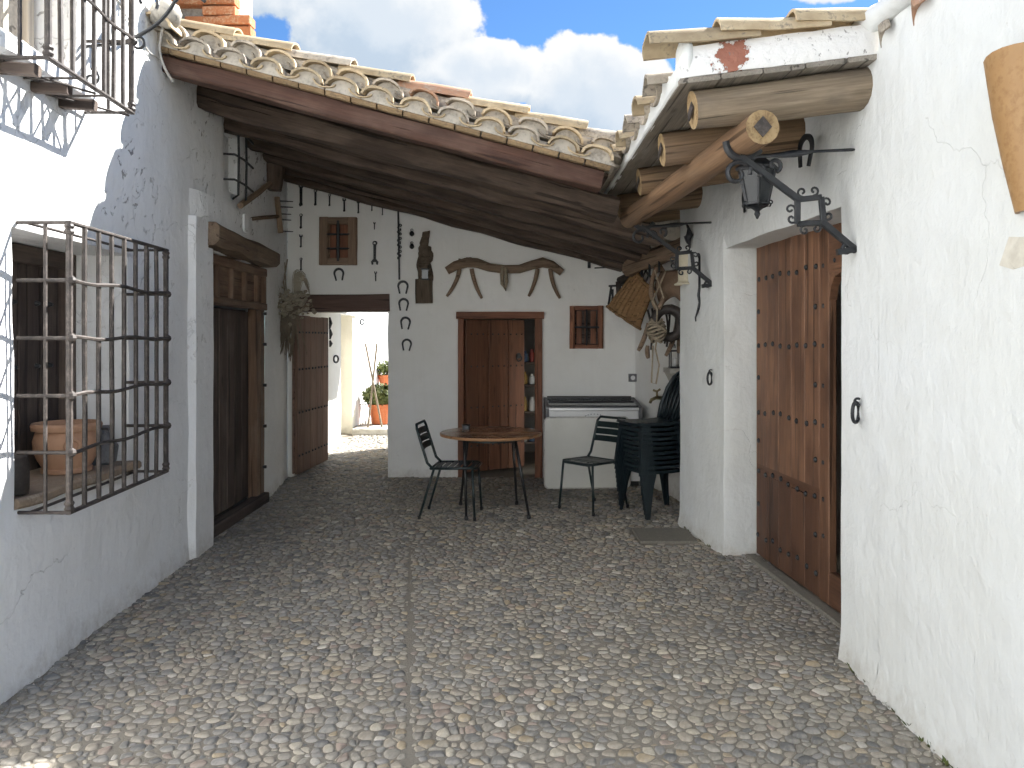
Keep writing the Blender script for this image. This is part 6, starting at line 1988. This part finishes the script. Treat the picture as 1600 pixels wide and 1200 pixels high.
MB().tube([at(562, 632, 13.3), at(576, 632, 13.3)], 0.008, 5).build('rail', M['iron'], gd)
# little tools on the passage wall
for i, (px, py, L, y) in enumerate(((515, 505, 0.16, 10.3), (515.5, 522, 0.14, 10.32), (515.5, 537, 0.09, 10.34))):
    q = at(px, py, y)
    o = MB().tube([q+Vector((0.0, 0, L/2)), q+Vector((0.012, 0.01, 0)), q+Vector((0.0, 0, -L/2))], [0.012, 0.026, 0.01], 6, flat=0.7).build('iron_pulley', M['iron'], None)
    tag(o, ['top', 'middle', 'lowest'][i]+' of three dark iron hooks on the passage wall beyond the open door', 'hook', 'iron hooks in the passage')
for i, (px, py, y, lab) in enumerate(((525, 561, 11.2, 'dark iron latch on the passage wall below the hooks'), (566, 503, 13.6, 'small iron ring high on the sunlit rear yard wall'))):
    q = at(px, py, y)
    o = MB().tube(spiral(q, (0.5, 0.8, 0), (0, 0, 1), 0.05, 0.05, 0, 2*PI, 12)[:-1], 0.014, 6, closed=True).build('iron_ring', M['iron'], None)
    tag(o, lab, 'iron ring')

# ------------------------------------------------------------------ weeds and litter at the foot of the walls
random.seed(33)
mb = MB()
for k in range(46):
    y = random.uniform(2.7, 3.78) if k < 34 else random.uniform(5.75, 6.5)
    x = 1.655-random.uniform(0.0, 0.03) if y < 4 else 1.565-(y-5.68)*0.12-random.uniform(0, .03)
    for q in range(random.randint(3, 7)):
        a = random.uniform(0, 2*PI); L = random.uniform(0.012, 0.035)
        p = Vector((x, y, 0.002)); t = p+Vector((math.cos(a)*L*0.8-0.006, math.sin(a)*L, L*random.uniform(0.5, 1.1)))
        sd_ = Vector((-math.sin(a), math.cos(a), 0))*L*0.16
        mb.add([p-sd_*.5, p+sd_*.5, (p+t)/2+sd_, t, (p+t)/2-sd_], [(0, 1, 2, 4), (4, 2, 3)])
o = mb.build('weeds', M['leaf'], None, kind='stuff')
mb = MB()
for k in range(520):
    y = random.uniform(2.2, 8.7)
    if random.random() < 0.5:
        x = left_lim(y)+0.02+abs(random.gauss(0, 0.05))
    else:
        x = right_lim(y)-0.02-abs(random.gauss(0, 0.05))
    r_ = random.uniform(0.002, 0.006)
    c0 = Vector((x, y, 0.006))
    mb.add([c0+Vector((r_, 0, 0)), c0+Vector((-r_*.5, r_*.9, 0)), c0+Vector((-r_*.6, -r_*.8, 0)), c0+Vector((0, 0, r_*1.1))], [(0, 1, 3), (1, 2, 3), (2, 0, 3), (0, 2, 1)])
o = mb.build('grit', M['mortar'], None, kind='stuff')
# blistered limewash on the near right wall
fl = thing('peeling_plaster', 'bare cream patch of peeled limewash on the right wall below the tile lamp', 'peeling plaster', (1.65, 2.5, 1.93))
q_ = Vector((1.6539, 2.5, 1.93)); wx_ = 1.6539-0.016*(noise.noise(q_*1.3)*0.6+noise.noise(q_*4.1)*0.4)-0.0025
MB().prism([(-0.10, -0.05), (-0.03, -0.07), (0.06, -0.06), (0.12, -0.02), (0.10, 0.05), (0.02, 0.03), (-0.05, 0.04)], (wx_+0.004, 2.50, 1.90), (0, -1, 0), (0, 0, 1), (-0.004, 0, 0)).build('bare_patch', M['cream'], fl)
